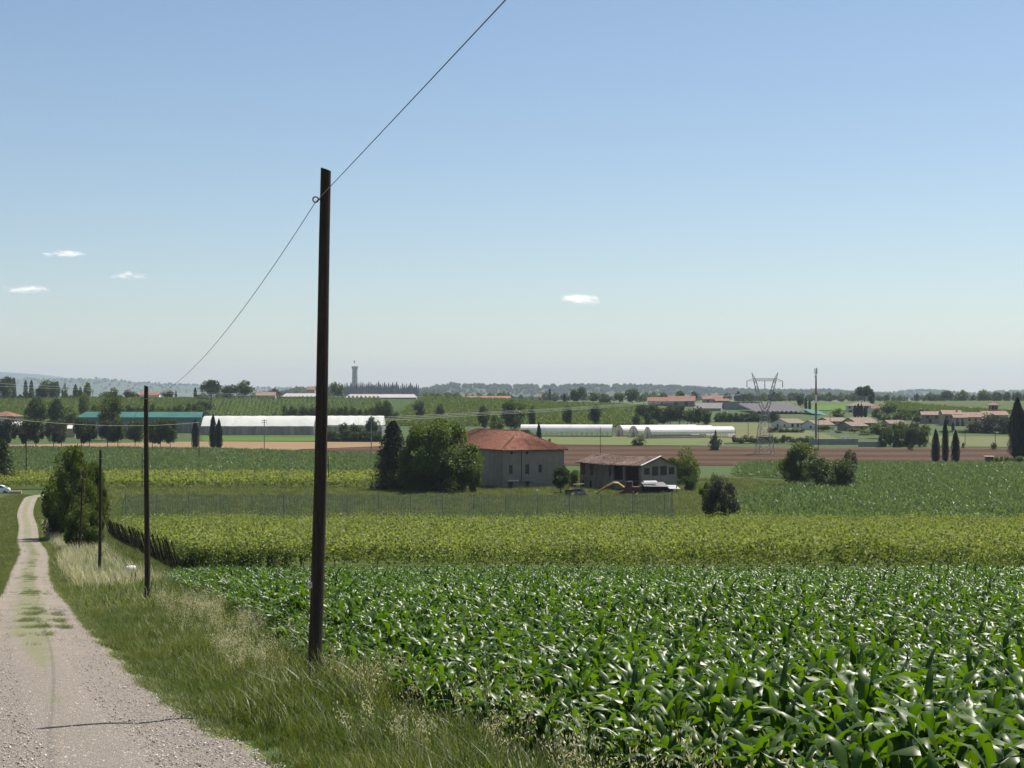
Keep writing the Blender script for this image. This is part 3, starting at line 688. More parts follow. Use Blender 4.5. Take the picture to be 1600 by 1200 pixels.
def tree_mesh(kind, var, lod, mat):
    key = (kind, var, lod, mat)
    if key in TM: return TM[key]
    r = np.random.default_rng(abs(hash(kind)) % 1 + sum(map(ord, kind)) * 31 + var * 7 + lod)
    n = {0: 16000, 1: 5200, 2: 1900, 3: 800}[lod]; ls = {0: .034, 1: .058, 2: .095, 3: .14}[lod]
    stem = None
    if kind == 'round':
        P, d, C, k = blob_crown(r, n, .60, (.40, .33), 26, .15); stem = limbs(C, r, .28, .022)
    elif kind == 'row':
        P, d, C, k = blob_crown(r, n, .62, (.40, .30), 16, .17, .22); stem = limbs(C, r, .25, .020)
    elif kind == 'wide':
        P, d, C, k = blob_crown(r, n, .50, (.40, .42), 30, .135, .05); stem = limbs(C, r, .22, .03, 12)
    elif kind == 'bush':
        P, d, C, k = blob_crown(r, n, .42, (.40, .42), 19, .17, .03); stem = limbs(C, r, .1, .018)
    elif kind == 'oval':
        P, d, C, k = blob_crown(r, n, .56, (.33, .38), 26, .15, .12); stem = limbs(C, r, .2, .02)
    elif kind == 'pine':
        P, d, C, k = blob_crown(r, n, .80, (.40, .12), 14, .14, .55); stem = limbs(C, r, .62, .022)
    elif kind == 'airy':
        P, d, C, k = blob_crown(r, int(n * .5), .5, (.42, .42), 30, .10, .05); stem = limbs(C, r, .12, .014, 20)
    elif kind == 'cypress':
        z = r.random(n) ** .85; prof = np.minimum(1, z * 7 + .25) * (1 - np.clip((z - .45) / .55, 0, 1) ** 1.8) * .42 + .02
        a = r.uniform(0, 6.283, n); lump = 1 + .13 * np.sin(a * 3 + z * 17) + .10 * np.sin(a * 5 - z * 31 + var)
        rad = prof * lump * r.uniform(.72, 1.06, n); P = np.stack([np.cos(a) * rad, np.sin(a) * rad, .03 + z * .95], 1)
        d = np.stack([np.cos(a) * .5, np.sin(a) * .5, np.full(n, 1.4)], 1); ls *= .9
        mb = MB(); mb.tube([(0, 0, -.03), (0, 0, .5), (0, 0, .9)], [.05, .035, .01], 6); stem = mb
        # inner mass so that the column is not see-through
        core = MB(); zz = np.linspace(.04, .93, 14)
        core.tube([(0, 0, q) for q in zz], [max(.012, float(np.minimum(1, q * 7 + .25) * (1 - np.clip((q - .45) / .55, 0, 1) ** 1.8) * .30)) for q in zz], 9)
    elif kind == 'conifer':
        z = r.random(n) ** 1.15; prof = (1 - z) ** .58 * .44 + .02; whorl = .45 + .55 * np.abs(np.sin(z * 19 + np.sin(r.integers(0, 7, n))))
        a = r.uniform(0, 6.283, n); q = r.integers(0, 7, n) * .9 + np.floor(z * 8) * 1.3; a = q + r.normal(0, .22, n)
        rr = r.random(n) ** .55; rad = prof * rr * whorl; P = np.stack([np.cos(a) * rad, np.sin(a) * rad, .06 + z * .93 - rad * .25], 1)
        d = np.stack([np.cos(a), np.sin(a), np.full(n, -.25)], 1)
        mb = MB(); mb.tube([(0, 0, -.03), (0, 0, .5), (0, 0, .98)], [.022, .014, .003], 6); stem = mb
    V, Q = leaf_quads(P, ls, r, .0, .6 if kind not in ('cypress', 'conifer') else .35, d * .8 if kind in ('cypress', 'conifer') else d * .35)
    tint = np.repeat(np.clip(r.normal(.5, .22, n if kind != 'airy' else int(n * .5)), 0, 1), 4)
    if kind == 'cypress':
        cv = np.array(core.v); cf = core.f
        q4 = np.array([f for f in cf if len(f) == 4]); V = np.concatenate([V, cv]); Q = np.concatenate([Q, q4 + len(tint)]); tint = np.concatenate([tint, np.full(len(cv), .3)])
    cm = npmesh('crown', V, Q, M[mat], tint)
    sm = stem.mesh('trunk', M['bark'], True)
    TM[key] = (cm, sm); return TM[key]
NAMES = {'cypress': 'cypress', 'conifer': 'conifer', 'bush': 'bush', 'pine': 'umbrella_pine', 'airy': 'bush'}
def tree(kind, mat, px, wpx, top, y, label, group=None, base=None, var=None, lod=None, sink=0.0):
    """px centre, wpx crown width, top row; y depth (None: from the base row)"""
    if y is None: y = ysol(px, base)
    x, _, z = gp(px, y); h = PZ(top, y) - z; wd = wpx / F * y
    hp = h * F / y / 1.5625
    if lod is None: lod = 0 if y < 300 else 1 if hp > 22 else 2 if hp > 9 else 3
    cm, sm = tree_mesh(kind, random.randrange(3) if var is None else var, lod, mat)
    e = empty(NAMES.get(kind, 'tree'), (x, y, z - sink), random.uniform(0, 6.28), label, 'bush' if kind in ('bush', 'airy') else 'tree', group)
    e.scale = (wd, wd, h)
    if kind not in ('bush', 'airy') or y < 300: link('trunk', sm, e)
    link('crown', cm, e)
    return e
D_, M_, L_, G_, N_ = 'tree_dark', 'tree_mid', 'tree_light', 'tree_grey', 'needle'
# near trees along the track
tree('wide', M_, 116, 74, 694, 155, 'tall bushy tree behind the farthest poles of the track', var=0)
tree('wide', M_, 146, 50, 708, 158, 'bushy tree leaning right of the tall bushy tree by the track', var=1)
tree('bush', M_, 110, 96, 712, 160, 'broad rounded bush around the foot of the tall bushy tree', var=1)
tree('bush', M_, 132, 62, 782, 124, 'rounded green bush at the foot of the tall bushy tree')
tree('bush', D_, 92, 50, 728, 162, 'dark bush left of the tall bushy tree by the track')
tree('conifer', D_, 2, 66, 686, 305, 'dark spruce at the bend of the track behind the white car')
# farm trees
tree('wide', M_, 652, 66, 661, 277, 'leafy tree merging into the left side of the walnut', var=0)
tree('conifer', N_, 614, 88, 657, 281, 'dark conifer left of the big walnut by the farmhouse', lod=0)
tree('wide', M_, 692, 124, 643, 274, 'large spreading walnut tree beside the farmhouse', var=1)
tree('bush', M_, 700, 88, 706, 279, 'dark undergrowth filling the space beneath the walnut', var=2)
tree('bush', D_, 628, 56, 700, 284, 'dark shrub under the conifer beside the walnut', var=0)
tree('bush', M_, 655, 60, 694, 277, 'dark bush between the conifer and the walnut')
tree('bush', M_, 738, 34, 712, 272, 'leafy shrub under the right edge of the walnut at the farmhouse wall')
tree('round', D_, 876, 34, 727, 270, 'fig tree at the right corner of the farmhouse')
tree('bush', M_, 897, 22, 729, 292, 'green shrub between farmhouse and ruined barn')
tree('bush', M_, 1066, 48, 694, 300, 'leafy tree right behind the ruined barn', var=2)
tree('bush', D_, 1076, 22, 738, 276, 'dark shrub at the right end of the ruined barn')
tree('bush', G_, 1127, 60, 738, 196, 'scruffy grey green bush standing right of the net')
tree('airy', M_, 1112, 42, 728, 205, 'thin twiggy bush left of the scruffy grey green bush', lod=0)
tree('wide', M_, 1250, 72, 690, 298, 'broad rounded tree, left of the pair in the right maize field', var=0)
tree('bush', D_, 1304, 76, 706, 281, 'dark bush, right of the pair in the right maize field', var=1)
tree('airy', G_, 1328, 34, 698, 288, 'bare twiggy shrub behind the dark bush in the right maize field', lod=0)
# clipped cypresses
tree('cypress', N_, 305, 12, 656, 506, 'single clipped cypress at the left end of the white greenhouse', var=0)
tree('cypress', N_, 333, 13, 648, 507, 'pointed cypress, left of the pair before the white greenhouse', var=1)
tree('cypress', N_, 342, 12, 655, 504, 'blunt cypress, right of the pair before the white greenhouse', var=2)
tree('cypress', N_, 842, 9, 660, 500, 'slim cypress rising behind the farmhouse roof', base=None)
tree('bush', D_, 858, 9, 684, 500, 'tiny dark shrub behind the farmhouse roof')
tree('cypress', N_, 1462, 14, 671, 409, 'clipped cypress, left of the three by the ploughed field', var=0)
tree('cypress', N_, 1477, 11, 655, 409, 'tallest and slimmest cypress, middle of the three by the ploughed field', var=1)
tree('cypress', N_, 1493, 14, 672, 409, 'clipped cypress, right of the three by the ploughed field', var=2)
tree('cypress', N_, 1590, 30, 621, 432, 'huge dark cypress at the right edge of the view', var=0, lod=0)
tree('cypress', N_, 1606, 26, 628, 430, 'dark cypress half out of view beside the huge cypress', var=1, lod=0)
# row of dark trees on the left
for px, w_ in ((-6, 26), (12, 30), (40, 28), (56, 30), (84, 28), (96, 24), (127, 28), (140, 22), (168, 30), (184, 24), (211, 26), (238, 26), (251, 24), (266, 24)):
    tree('row', D_ if px % 3 else G_, px, w_ + 2, 655 + random.uniform(-2, 4), 507 + random.uniform(-2, 3), 'dark round crowned tree in the row before the greenhouses', 'row of dark round crowned trees')
# left background
for a in (('round', D_, 56, 36, 620, 640, 'broad dark evergreen, left of two beyond the tree row'), ('round', D_, 86, 28, 624, 640, 'dark evergreen, right of two beyond the tree row'),
          ('oval', M_, 174, 40, 614, 575, 'tall green poplar in front of the teal greenhouse'), ('oval', L_, 131, 22, 611, 800, 'light green tree left of the tall poplar'),
          ('bush', L_, 27, 22, 640, 660, 'light green bush right of the red roofed house'), ('bush', L_, 108, 28, 632, 760, 'light green bush left of the teal greenhouse'), ('bush', M_, 150, 26, 630, 770, 'green bush behind the tall poplar'),
          ('round', D_, 6, 34, 588, 1090, 'tall dark tree at the far left of the skyline'), ('conifer', D_, 22, 12, 590, 1100, 'thin pointed tree beside the tall dark tree on the left skyline'),
          ('conifer', D_, 40, 12, 594, 1110, 'pointed tree, left of two on the left skyline'), ('conifer', D_, 49, 13, 594, 1110, 'pointed tree, right of two on the left skyline'),
          ('round', D_, 66, 24, 600, 1080, 'dark tree among the pointed trees on the left skyline'), ('round', D_, 78, 26, 594, 1100, 'broad dark tree right of the pointed trees on the left skyline'),
          ('oval', D_, 89, 12, 596, 1110, 'narrow dark tree on the left skyline'), ('airy', M_, 101, 12, 599, 1100, 'thin leaved slender tree on the left skyline'),
          ('cypress', D_, 118, 9, 601, 1100, 'cypress on the skyline left of the light green tree'), ('oval', D_, 125, 8, 605, 1120, 'small oval tree on the skyline beside a cypress'), ('round', M_, 138, 15, 598, 1100, 'leafy tree on the skyline above the light green tree'),
          ('round', M_, 177, 15, 606, 1120, 'small tree on the skyline above the poplar'), ('round', D_, 203, 19, 609, 1100, 'rounded tree on the skyline left of the second pole'),
          ('round', D_, 262, 18, 610, 1110, 'rounded tree on the skyline right of the second pole'), ('conifer', D_, 275, 6, 611, 1110, 'small pointed tree right of the second pole on the skyline'), ('cypress', N_, 305, 6, 606, 1120, 'slim cypress on the skyline above the teal greenhouse'),
          ('round', D_, 330, 32, 592, 1060, 'tall tree crowning the left end of the striped hillside'), ('bush', D_, 320, 30, 622, 845, 'dark bush at the foot of the striped hillside'),
          ('round', D_, 358, 27, 601, 1110, 'dark tree, left of two above the striped hillside'), ('round', M_, 384, 27, 595, 1110, 'round tree, right of two above the striped hillside'),
          ('bush', D_, 430, 12, 645, 800, 'low shrub below the striped hillside'), ('round', D_, 431, 20, 607, 1250, 'dark tree left of the pole in front of the long barn'), ('round', M_, 527, 22, 597, 1180, 'tall green tree beside the pole before the stone tower wood')):
    tree(a[0], a[1], a[2], a[3], a[4], a[5], a[6])
for px in np.arange(190, 320, 9.5):
    tree('bush', M_ if random.random() < .5 else D_, px, 15, 627 + random.uniform(0, 8), 800 + random.uniform(-30, 40), 'shrubby tree in the belt behind the teal greenhouse', 'shrub belt behind the teal greenhouse')
for px in np.arange(446, 600, 8.5):
    tree('bush', D_, px, 15, 631 + (px - 446) * .015 + random.uniform(0, 5), 765 + random.uniform(-12, 25), 'dark shrub in the belt above the white greenhouse', 'shrub belt above the white greenhouse')
for px, w_, t in ((590, 20, 628), (604, 20, 626), (614, 18, 640)): tree('round', M_, px, w_, t, 760, 'green tree ending the shrub belt above the white greenhouse', 'trees ending the shrub belt')
for px in np.arange(504, 600, 8): tree('bush', D_, px, 14, 671 + random.uniform(-2, 3), 566, 'clipped dark bush in the hedge before the white greenhouse', 'hedge before the white greenhouse')
for px, w_, t, s in ((536, 13, 660, 'small round tree left of the crossed pole'), (556, 18, 662, 'flat round tree between two small trees at the white greenhouse'), (582, 22, 652, 'dark round tree behind the crossed pole')): tree('round', D_, px, w_, t, 580, s)
# slope above the tunnels
for a in (('oval', D_, 655, 24, 627, 800, 'dark oval tree, leftmost on the green vineyard slope'), ('round', D_, 686, 17, 632, 810, 'smaller dark tree right of the leftmost slope tree'), ('round', D_, 757, 22, 635, 640, 'dark tree above the left end of the farmhouse roof'),
          ('bush', M_, 776, 26, 646, 630, 'green bush behind the farmhouse ridge'), ('round', M_, 805, 50, 624, 620, 'large tree behind the farmhouse chimney end'), ('oval', D_, 831, 14, 634, 640, 'small dark tree right of the large tree behind the farmhouse'), ('bush', D_, 822, 30, 668, 560, 'dark bush at the left end of the white tunnels'),
          ('oval', D_, 886, 19, 633, 690, 'dark oval tree above the long white tunnel'), ('oval', D_, 929, 23, 632, 690, 'darkest oval tree above the right half of the long white tunnel'),
          ('cypress', N_, 882, 6, 616, 1080, 'slim cypress on the crest above the white tunnels'), ('cypress', N_, 832, 4, 623, 1090, 'short cypress, left of two on the crest'), ('cypress', N_, 844, 4, 622, 1090, 'short cypress, right of two on the crest'), ('cypress', N_, 859, 5, 607, 1500, 'distant tall cypress on the horizon'),
          ('round', D_, 903, 27, 605, 1150, 'large dark tree on the crest right of the slim cypress'), ('round', M_, 927, 22, 613, 1170, 'pale round tree next to the large dark crest tree'), ('bush', D_, 945, 22, 614, 1160, 'dark bushy tree on the crest'), ('round', M_, 968, 18, 613, 1150, 'round tree on the crest before the red roofs'), ('round', D_, 988, 23, 607, 1140, 'tall round tree left of the red roofs'), ('round', M_, 1034, 18, 613, 1140, 'round tree between the red roofs'), ('round', D_, 1062, 16, 611, 1180, 'round tree behind the red roofs'), ('round', D_, 1084, 14, 612, 1180, 'small tree behind the red roofs on the right'),
          ('oval', D_, 994, 15, 646, 690, 'small dark tree, first in the clump above the arched tunnels'), ('oval', D_, 1012, 15, 643, 690, 'small dark tree, second in the clump above the arched tunnels'), ('bush', L_, 1022, 14, 653, 685, 'light green bush in the clump above the arched tunnels'),
          ('bush', M_, 997, 23, 681, 540, 'round bush at the edge of the row crop'), ('bush', G_, 1118, 20, 678, 505, 'round grey green bush on the ploughed field edge'), ('conifer', G_, 1118, 8, 672, 520, 'spiky young tree behind the round grey green bush'),
          ('round', D_, 1251, 12, 616, 1000, 'dark tree left of the telecom mast top'), ('cypress', N_, 1259, 5, 620, 980, 'small cypress, left of two at the telecom mast'), ('cypress', N_, 1265, 5, 625, 980, 'small cypress, right of two at the telecom mast'),
          ('pine', D_, 1351, 29, 605, 1010, 'umbrella pine rising above the hipped villa'), ('round', D_, 1362, 10, 609, 1010, 'small tree right of the umbrella pine'),
          ('round', D_, 1388, 26, 630, 820, 'dark round tree right of the hipped villa'), ('round', M_, 1372, 22, 638, 780, 'green tree below the hipped villa'), ('bush', L_, 1310, 22, 637, 840, 'light green bush left of the hipped villa'), ('round', D_, 1410, 18, 638, 830, 'dark tree on the slope left of the villa'), ('round', M_, 1426, 16, 640, 860, 'green tree on the slope left of the villa'), ('bush', D_, 1443, 17, 637, 860, 'dark rounded bush above the villa roofs'), ('round', D_, 1432, 16, 650, 740, 'dark domed tree beside the grey villa wing'),
          ('round', M_, 1376, 34, 661, 590, 'leafy tree at the left end of the tall hedge'), ('round', M_, 1404, 22, 658, 600, 'leafy tree above the tall hedge'), ('round', G_, 1425, 26, 660, 600, 'grey green tree above the tall hedge'), ('round', M_, 1446, 18, 664, 590, 'small tree at the right end of the tall hedge'),
          ('bush', D_, 1423, 10, 694, 505, 'small round bush on the ploughed field before the hedge'), ('bush', D_, 1553, 10, 691, 510, 'small round bush below the villa tower'), ('bush', D_, 1505, 5, 691, 520, 'tiny bush between the cypresses and the villa'),
          ('bush', G_, 1540, 44, 643, 640, 'broad grey green bush below the villa tower'), ('bush', G_, 1568, 36, 648, 630, 'broad grey green bush right of the villa tower'), ('bush', G_, 1520, 26, 656, 640, 'rounded bush at the right end of the villa'),
          ('bush', D_, 1478, 24, 672, 640, 'dark shrub in front of the villa entrance'), ('bush', D_, 1505, 22, 670, 640, 'dark shrub in front of the villa arcade'), ('cypress', N_, 1489, 5, 660, 650, 'thin cypress before the villa arcade'),
          ('round', M_, 1286, 26, 664, 660, 'leafy tree between the white gabled bungalows'), ('round', D_, 1335, 20, 668, 640, 'dark tree before the right bungalows'), ('bush', M_, 1352, 24, 670, 620, 'bush at the right bungalows'), ('bush', D_, 1310, 14, 672, 640, 'dark shrub at the brown gabled bungalow'),
          ('oval', M_, 1500, 10, 612, 1700, 'small pale tree on the right horizon'), ('oval', M_, 1521, 11, 616, 1500, 'leafy tree on the right horizon by a white shed')):
    tree(a[0], a[1], a[2], a[3], a[4], a[5], a[6])
for px, w_, t in ((1035, 23, 639), (1048, 22, 632), (1062, 30, 630), (1074, 22, 640), (1085, 24, 636), (1100, 25, 637), (1024, 16, 634)):
    tree('round', D_, px, w_, t, 700 + random.uniform(-10, 30), 'dark tree in the dense grove below the red roofs', 'grove below the red roofs')
for px in np.arange(1000, 1020, 8): tree('round', D_, px, 14, 631, 800, 'dark tree at the left of the grove below the red roofs', 'trees left of the grove')
for px in np.arange(1122, 1215, 9): tree('bush', M_ if px < 1140 else D_, px, 14, 643 + random.uniform(-2, 2), 770, 'bush in the hedge below the grey concrete wall', 'hedge below the concrete wall')
for px in np.arange(1150, 1268, 9): tree('bush', D_, px, 13, 680 + random.uniform(-2, 3), 556 + random.uniform(-4, 4), 'low dark bush in the hedge behind the pylon', 'hedge behind the pylon')
for px in np.arange(1380, 1452, 9): tree('bush', D_, px, 15, 664 + random.uniform(-2, 3), 530 + random.uniform(-2, 2), 'clipped dark bush in the tall hedge by the ploughed field', 'tall hedge by the ploughed field')
for px in (1336, 1341, 1346, 1352): tree('cypress', N_, px, 7, 630 + abs(px - 1343) * .5, 830, 'dark cypress in the clump before the hipped villa', 'cypress clump before the hipped villa')
for px in np.arange(1556, 1602, 8): tree('bush', L_, px, 11, 712 + random.uniform(-1, 1), 409, 'low light green bush in the hedge beside the small shelter', 'hedge beside the small shelter')
for px in np.arange(1205, 1260, 8): tree('bush', D_, px, 10, 665 + (px - 1205) * .09, 640, 'dark clipped bush in front of the white gabled bungalows', 'hedge before the bungalows')
for px in np.arange(1378, 1440, 10): tree('bush', M_, px, 14, 645 + random.uniform(-3, 3), 790, 'green bush on the slope beyond the bungalows', 'bushes on the slope beyond the bungalows')
# dark conifers round the tower
for k, px in enumerate(np.arange(505, 655, 3.1)):
    t = 603 - 4 * math.exp(-((px - 585) / 60) ** 2) + random.uniform(-2.5, 3.5)
    tree('cypress' if k % 3 else 'conifer', N_, px, random.uniform(4, 7), t, 3150 + random.uniform(-120, 220), 'dark conifer in the wood at the foot of the stone tower', 'conifer wood round the stone tower', lod=2)

# ---------------------------------------------------------------- far woods and hills
fw = []
for i in range(6):
    cm, sm = tree_mesh(('round', 'round', 'oval', 'bush', 'round', 'cypress')[i], i % 3, 3, (D_, M_, D_, D_, M_, N_)[i]); fw.append(cm)
def woods():
    r = np.random.default_rng(55); P = []; S = []
    for k in range(170):
        y = r.uniform(1350, 6000) if k > 16 else r.uniform(1350, 1900); px = r.uniform(-80, 1680); L = r.uniform(30, 260) / F * y * .8; a = r.normal(0, .25)
        m = int(L / r.uniform(6, 11)); t = r.uniform(-.5, .5, m) * L
        X = PX(px, y) + t * math.cos(a) + r.normal(0, 3, m); Y = y + t * math.sin(a) + r.normal(0, 12, m)
        for x, yy in zip(X, Y):
            h = r.uniform(5, 10.5); P.append((x, yy, Tz(x, yy) - .3)); S.append((h * r.uniform(.7, 1.2), h * r.uniform(.7, 1.2), h))
    gn_stuff('distant_woods', np.array(P), fw, 'scattered woods and tree lines on the far plain', 'woods', scl=np.array(S), tilt=.03, seed=8, idx=np.where(r.random(len(P)) < .06, 5, r.integers(0, 5, len(P))))
woods()
M['hill'] = crop_mat('wooded_hill', (.030, .050, .020), (.065, .085, .035), (.10, .12, .055), .012, (1, 1, 1), 0, None, 0)
def ridge(prof, y0, dep, label, trees=0, seed=0, rough=.0):
    r = np.random.default_rng(seed); px = np.linspace(prof[0][0], prof[-1][0], 260); py = np.interp(px, [p[0] for p in prof], [p[1] for p in prof])
    for f_ in (9, 23, 51): py = py + rough * np.sin(px / 1600 * f_ * 6.28 + f_) * 6 / f_
    V = []; rows = np.linspace(-1, 1, 15)
    for t in rows:
        y = y0 + t * dep; f = (math.cos(t * math.pi) + 1) / 2
        x = PX(px, y0) * (1 + .15 * t * dep / y0); top = PZ(py, y0); g = T(x, np.full(len(x), y)) - 6
        V.append(np.stack([x, np.full(len(x), y), g + (top - g) * f], 1))
    n = len(px); i = np.arange(len(rows) - 1)[:, None] * n + np.arange(n - 1)[None]
    tag(link('hills', npmesh('hills', np.concatenate(V), np.stack([i, i + 1, i + 1 + n, i + n], -1).reshape(-1, 4), M['hill'], smooth=True)), label, 'hills', kind='structure')
    if trees:
        P = []; S = []
        for k in range(trees):
            j = r.uniform(0, n - 1.001); t = r.uniform(-.55, .08); a = int(j); row = (t + 1) / 2 * (len(rows) - 1); b = int(row); fr = row - b
            p = V[b][a] * (1 - fr) + V[b + 1][a] * fr; h = r.uniform(7, 16); P.append(p - [0, 0, .5]); S.append((h * r.uniform(.8, 1.5), h * 1.1, h))
        gn_stuff('distant_woods', np.array(P), fw[:5], 'woods on the slopes of ' + label, 'woods', scl=np.array(S), tilt=.03, seed=seed)
ridge([(-150, 574), (0, 581), (60, 585), (130, 593), (200, 598), (300, 600), (380, 604), (470, 608), (560, 613), (640, 620)], 15600, 1300, 'pale blue mountain ridge far off on the left', 0, 1, .1)
ridge([(-150, 594), (0, 594), (40, 592), (90, 594), (150, 592), (190, 595), (240, 600), (300, 602), (400, 606), (480, 608), (560, 611), (620, 618)], 9800, 900, 'hazy blue hills on the left', 700, 2, .15)
ridge([(600, 618), (650, 612), (690, 606), (705, 603), (760, 605), (800, 606), (900, 605), (980, 605), (1060, 607), (1130, 611), (1250, 614), (1290, 613), (1340, 617), (1400, 619)], 5600, 700, 'long low wooded hills beyond the farm', 1500, 3, .12)
ridge([(1330, 621), (1380, 617), (1420, 612), (1440, 611), (1470, 613), (1510, 618), (1540, 615), (1565, 613), (1600, 613), (1700, 612)], 7600, 600, 'low hazy hills on the right', 700, 4, .1)
ridge([(400, 622), (480, 613), (560, 611), (640, 614), (700, 620)], 3600, 300, 'wooded rise behind the stone tower', 250, 6, .05)

# ---------------------------------------------------------------- clouds
def cloud_mat():
    g = N('cloud_white'); lw = g.n('LayerWeight', {'Blend': .35}).outputs['Facing']
    n = g.noise(.011, 8, .72, g.mapping(g.coord(), (1, 1, 2.2))); a = g.math('MULTIPLY', g.math('POWER', g.math('SUBTRACT', 1.0, lw), 2.6), g.ramp(n, .40, .66))
    up = g.n('CombineXYZ', {0: .35, 1: .25, 2: .9}).outputs[0]; d = g.n('BsdfDiffuse', {'Color': (.95, .95, .96, 1), 'Normal': up}).outputs[0]; tl = g.n('BsdfTranslucent', {'Color': (.92, .92, .94, 1)}).outputs[0]; tr = g.n('BsdfTransparent').outputs[0]
    sc = g.n('MixShader', {0: .15, 1: d, 2: tl}).outputs[0]
    return g.done(g.n('MixShader', {0: g.math('MULTIPLY', a, .17), 1: tr, 2: sc}).outputs[0])
M['cloud'] = cloud_mat()
def cloud(px, py, wpx, hpx, label, seed, n=24):
    y = 19500; r = np.random.default_rng(seed); s = y / F; bm = bmesh.new()
    for k in range(n):
        t = r.uniform(-.5, .5); f = 1 - (2 * t) ** 2; rad = hpx * s * r.uniform(.22, .5) * (.45 + f)
        mt = Matrix.Translation((t * wpx * s, r.normal(0, hpx * s), hpx * s * (.18 * f * r.uniform(-.5, 1.4)))) @ Matrix.Diagonal((rad * r.uniform(1.2, 2.0), rad, rad * .55, 1))
        ret = bmesh.ops.create_icosphere(bm, subdivisions=3, radius=1, matrix=mt)
    from mathutils import noise as mnoise
    for v in bm.verts:
        q = v.co / (hpx * s); o_ = mnoise.fractal(q * 1.3 + Vector((seed * 7, 0, 0)), .8, 2.1, 4); o2 = mnoise.fractal(q * .9 + Vector((0, seed * 5, 3)), .8, 2.1, 3)
        v.co += Vector((o2 * .5, o_ * .3, o_ * .26)) * hpx * s
    me = bpy.data.meshes.new('cloud'); bm.to_mesh(me); bm.free(); me.materials.append(M['cloud']); me.polygons.foreach_set('use_smooth', [True] * len(me.polygons))
    tag(link('cloud', me, None, (PX(px, y), y, PZ(py, y))), label, 'cloud')
cloud(102, 398, 66, 13, 'small wispy white cloud, highest of those on the left', 1)
cloud(44, 453, 60, 14, 'small wispy white cloud, lowest at the left edge of the sky', 2)
cloud(202, 432, 56, 12, 'faint thin cloud above the second pole', 3, 14)
cloud(908, 468, 52, 16, 'small bright cloud alone in the middle of the sky', 4, 34)
# ---------------------------------------------------------------- building materials
def wall_mat(name, col, col2, sc=.6, bump=.3):
    g = N(name); v = g.coord(); n1 = g.noise(sc, 7, .7, v); n2 = g.noise(sc * 8, 5, .7, v); n3 = g.noise(sc * .9, 6, .7, g.mapping(v, (3, 3, .25)))
    c = g.mix(g.ramp(n1, .35, .65), col, col2); c = g.mix(g.math('MULTIPLY', g.ramp(n2, .55, .8), .5), c, [k * .55 for k in col])
    c = g.mix(g.math('MULTIPLY', g.ramp(n3, .55, .75), .35), c, [k * .5 for k in col])
    return g.done(g.bsdf(c, .92, .15, n2, bump, .03))
def tile_mat(name, a, b, dark, sx=4.5, rot=0.0):
    g = N(name); v = g.mapping(g.coord(), (1, 1, 1), (0, 0, rot)); n1 = g.noise(1.1, 6, .75, v); n2 = g.noise(2.6, 5, .85, v)
    wv = g.n('TexWave', {'Vector': v, 'Scale': sx, 'Distortion': .6, 'Detail': 2.0}).outputs['Fac']
    c = g.mix(g.ramp(n2, .38, .62), a, b); c = g.mix(g.math('MULTIPLY', g.ramp(n1, .47, .62), .85), c, dark); c = g.mix(g.math('MULTIPLY', g.ramp(wv, .6, .95), .45), c, [k * .5 for k in a])
    return g.done(g.bsdf(c, .9, .15, g.math('ADD', wv, n2), .7, .06))
M['stucco'] = wall_mat('old_grey_stucco', (.27, .225, .168), (.36, .30, .23))
M['stucco2'] = wall_mat('peeling_plaster', (.165, .125, .088), (.29, .235, .175), .9)
M['brick'] = wall_mat('old_brick', (.20, .125, .095), (.28, .18, .135), 1.2)
M['concrete'] = wall_mat('grey_concrete', (.26, .24, .225), (.36, .34, .32), .25)
M['creamwall'] = wall_mat('white_render', (.60, .58, .54), (.70, .68, .64), .3, .1)
M['tanwall'] = wall_mat('tan_render', (.40, .30, .215), (.50, .385, .28), .3, .1)
M['greywall'] = wall_mat('grey_brown_render', (.25, .205, .17), (.33, .27, .22), .3, .1)
M['tile'] = tile_mat('terracotta_tile', (.23, .092, .058), (.37, .175, .12), (.13, .062, .046))
M['tile_far'] = tile_mat('faded_red_tile', (.225, .105, .075), (.32, .175, .13), (.15, .08, .06))
M['tile_old'] = tile_mat('weathered_tile', (.17, .10, .075), (.40, .30, .24), (.09, .06, .05), 4.0, -.6)
M['tile_tan'] = tile_mat('pale_tan_tile', (.21, .16, .12), (.28, .22, .17), (.15, .115, .085), 2.0)
M['tile_brown'] = tile_mat('brown_tile', (.25, .165, .125), (.35, .24, .185), (.16, .11, .09), 2.0)
M['shutter'] = plain('dark_shutter', (.085, .065, .05), .8, .2, .3, 3, .2)
M['void'] = plain('dark_interior', (.03, .027, .024), .95, .1, .3, 2, 0)
M['reddoor'] = plain('red_brown_door', (.13, .06, .045), .7, .3, .3, 3)
M['film'] = plain('white_greenhouse_film', (.80, .79, .76), .55, .35, .06, .12, .1)
M['filmside'] = plain('murky_greenhouse_side', (.30, .275, .245), .7, .3, .3, .2, .1, .02, 0, (1, 1, .2))
M['teal'] = plain('teal_shade_net', (.035, .20, .165), .8, .2, .25, .1, .2, .02, 0, (.3, 1, 1))
M['tealpale'] = plain('pale_teal_net', (.16, .32, .28), .8, .2, .2, .15, .2)
M['metalroof'] = plain('pale_metal_roof', (.33, .32, .33), .5, .4, .1, .05)
M['greyroof'] = plain('grey_corrugated_roof', (.15, .135, .135), .7, .3, .2, .4, .4, .03, 0, (8, .4, 1))
M['yellow'] = plain('worn_yellow_paint', (.27, .165, .03), .6, .4, .3, 2.5)
M['rust'] = plain('rusty_metal', (.13, .07, .045), .9, .2, .5, 3)
M['rubber'] = plain('black_rubber', (.022, .022, .022), .8, .3, .2, 4)
M['glass'] = plain('dark_glass', (.03, .035, .04), .1, .6, .1, 1, 0)
M['carpaint'] = plain('white_car_paint', (.80, .80, .79), .25, .5, .03, 1, 0)
M['redband'] = plain('faded_red_band', (.30, .095, .05), .7, .3, .2, 1)
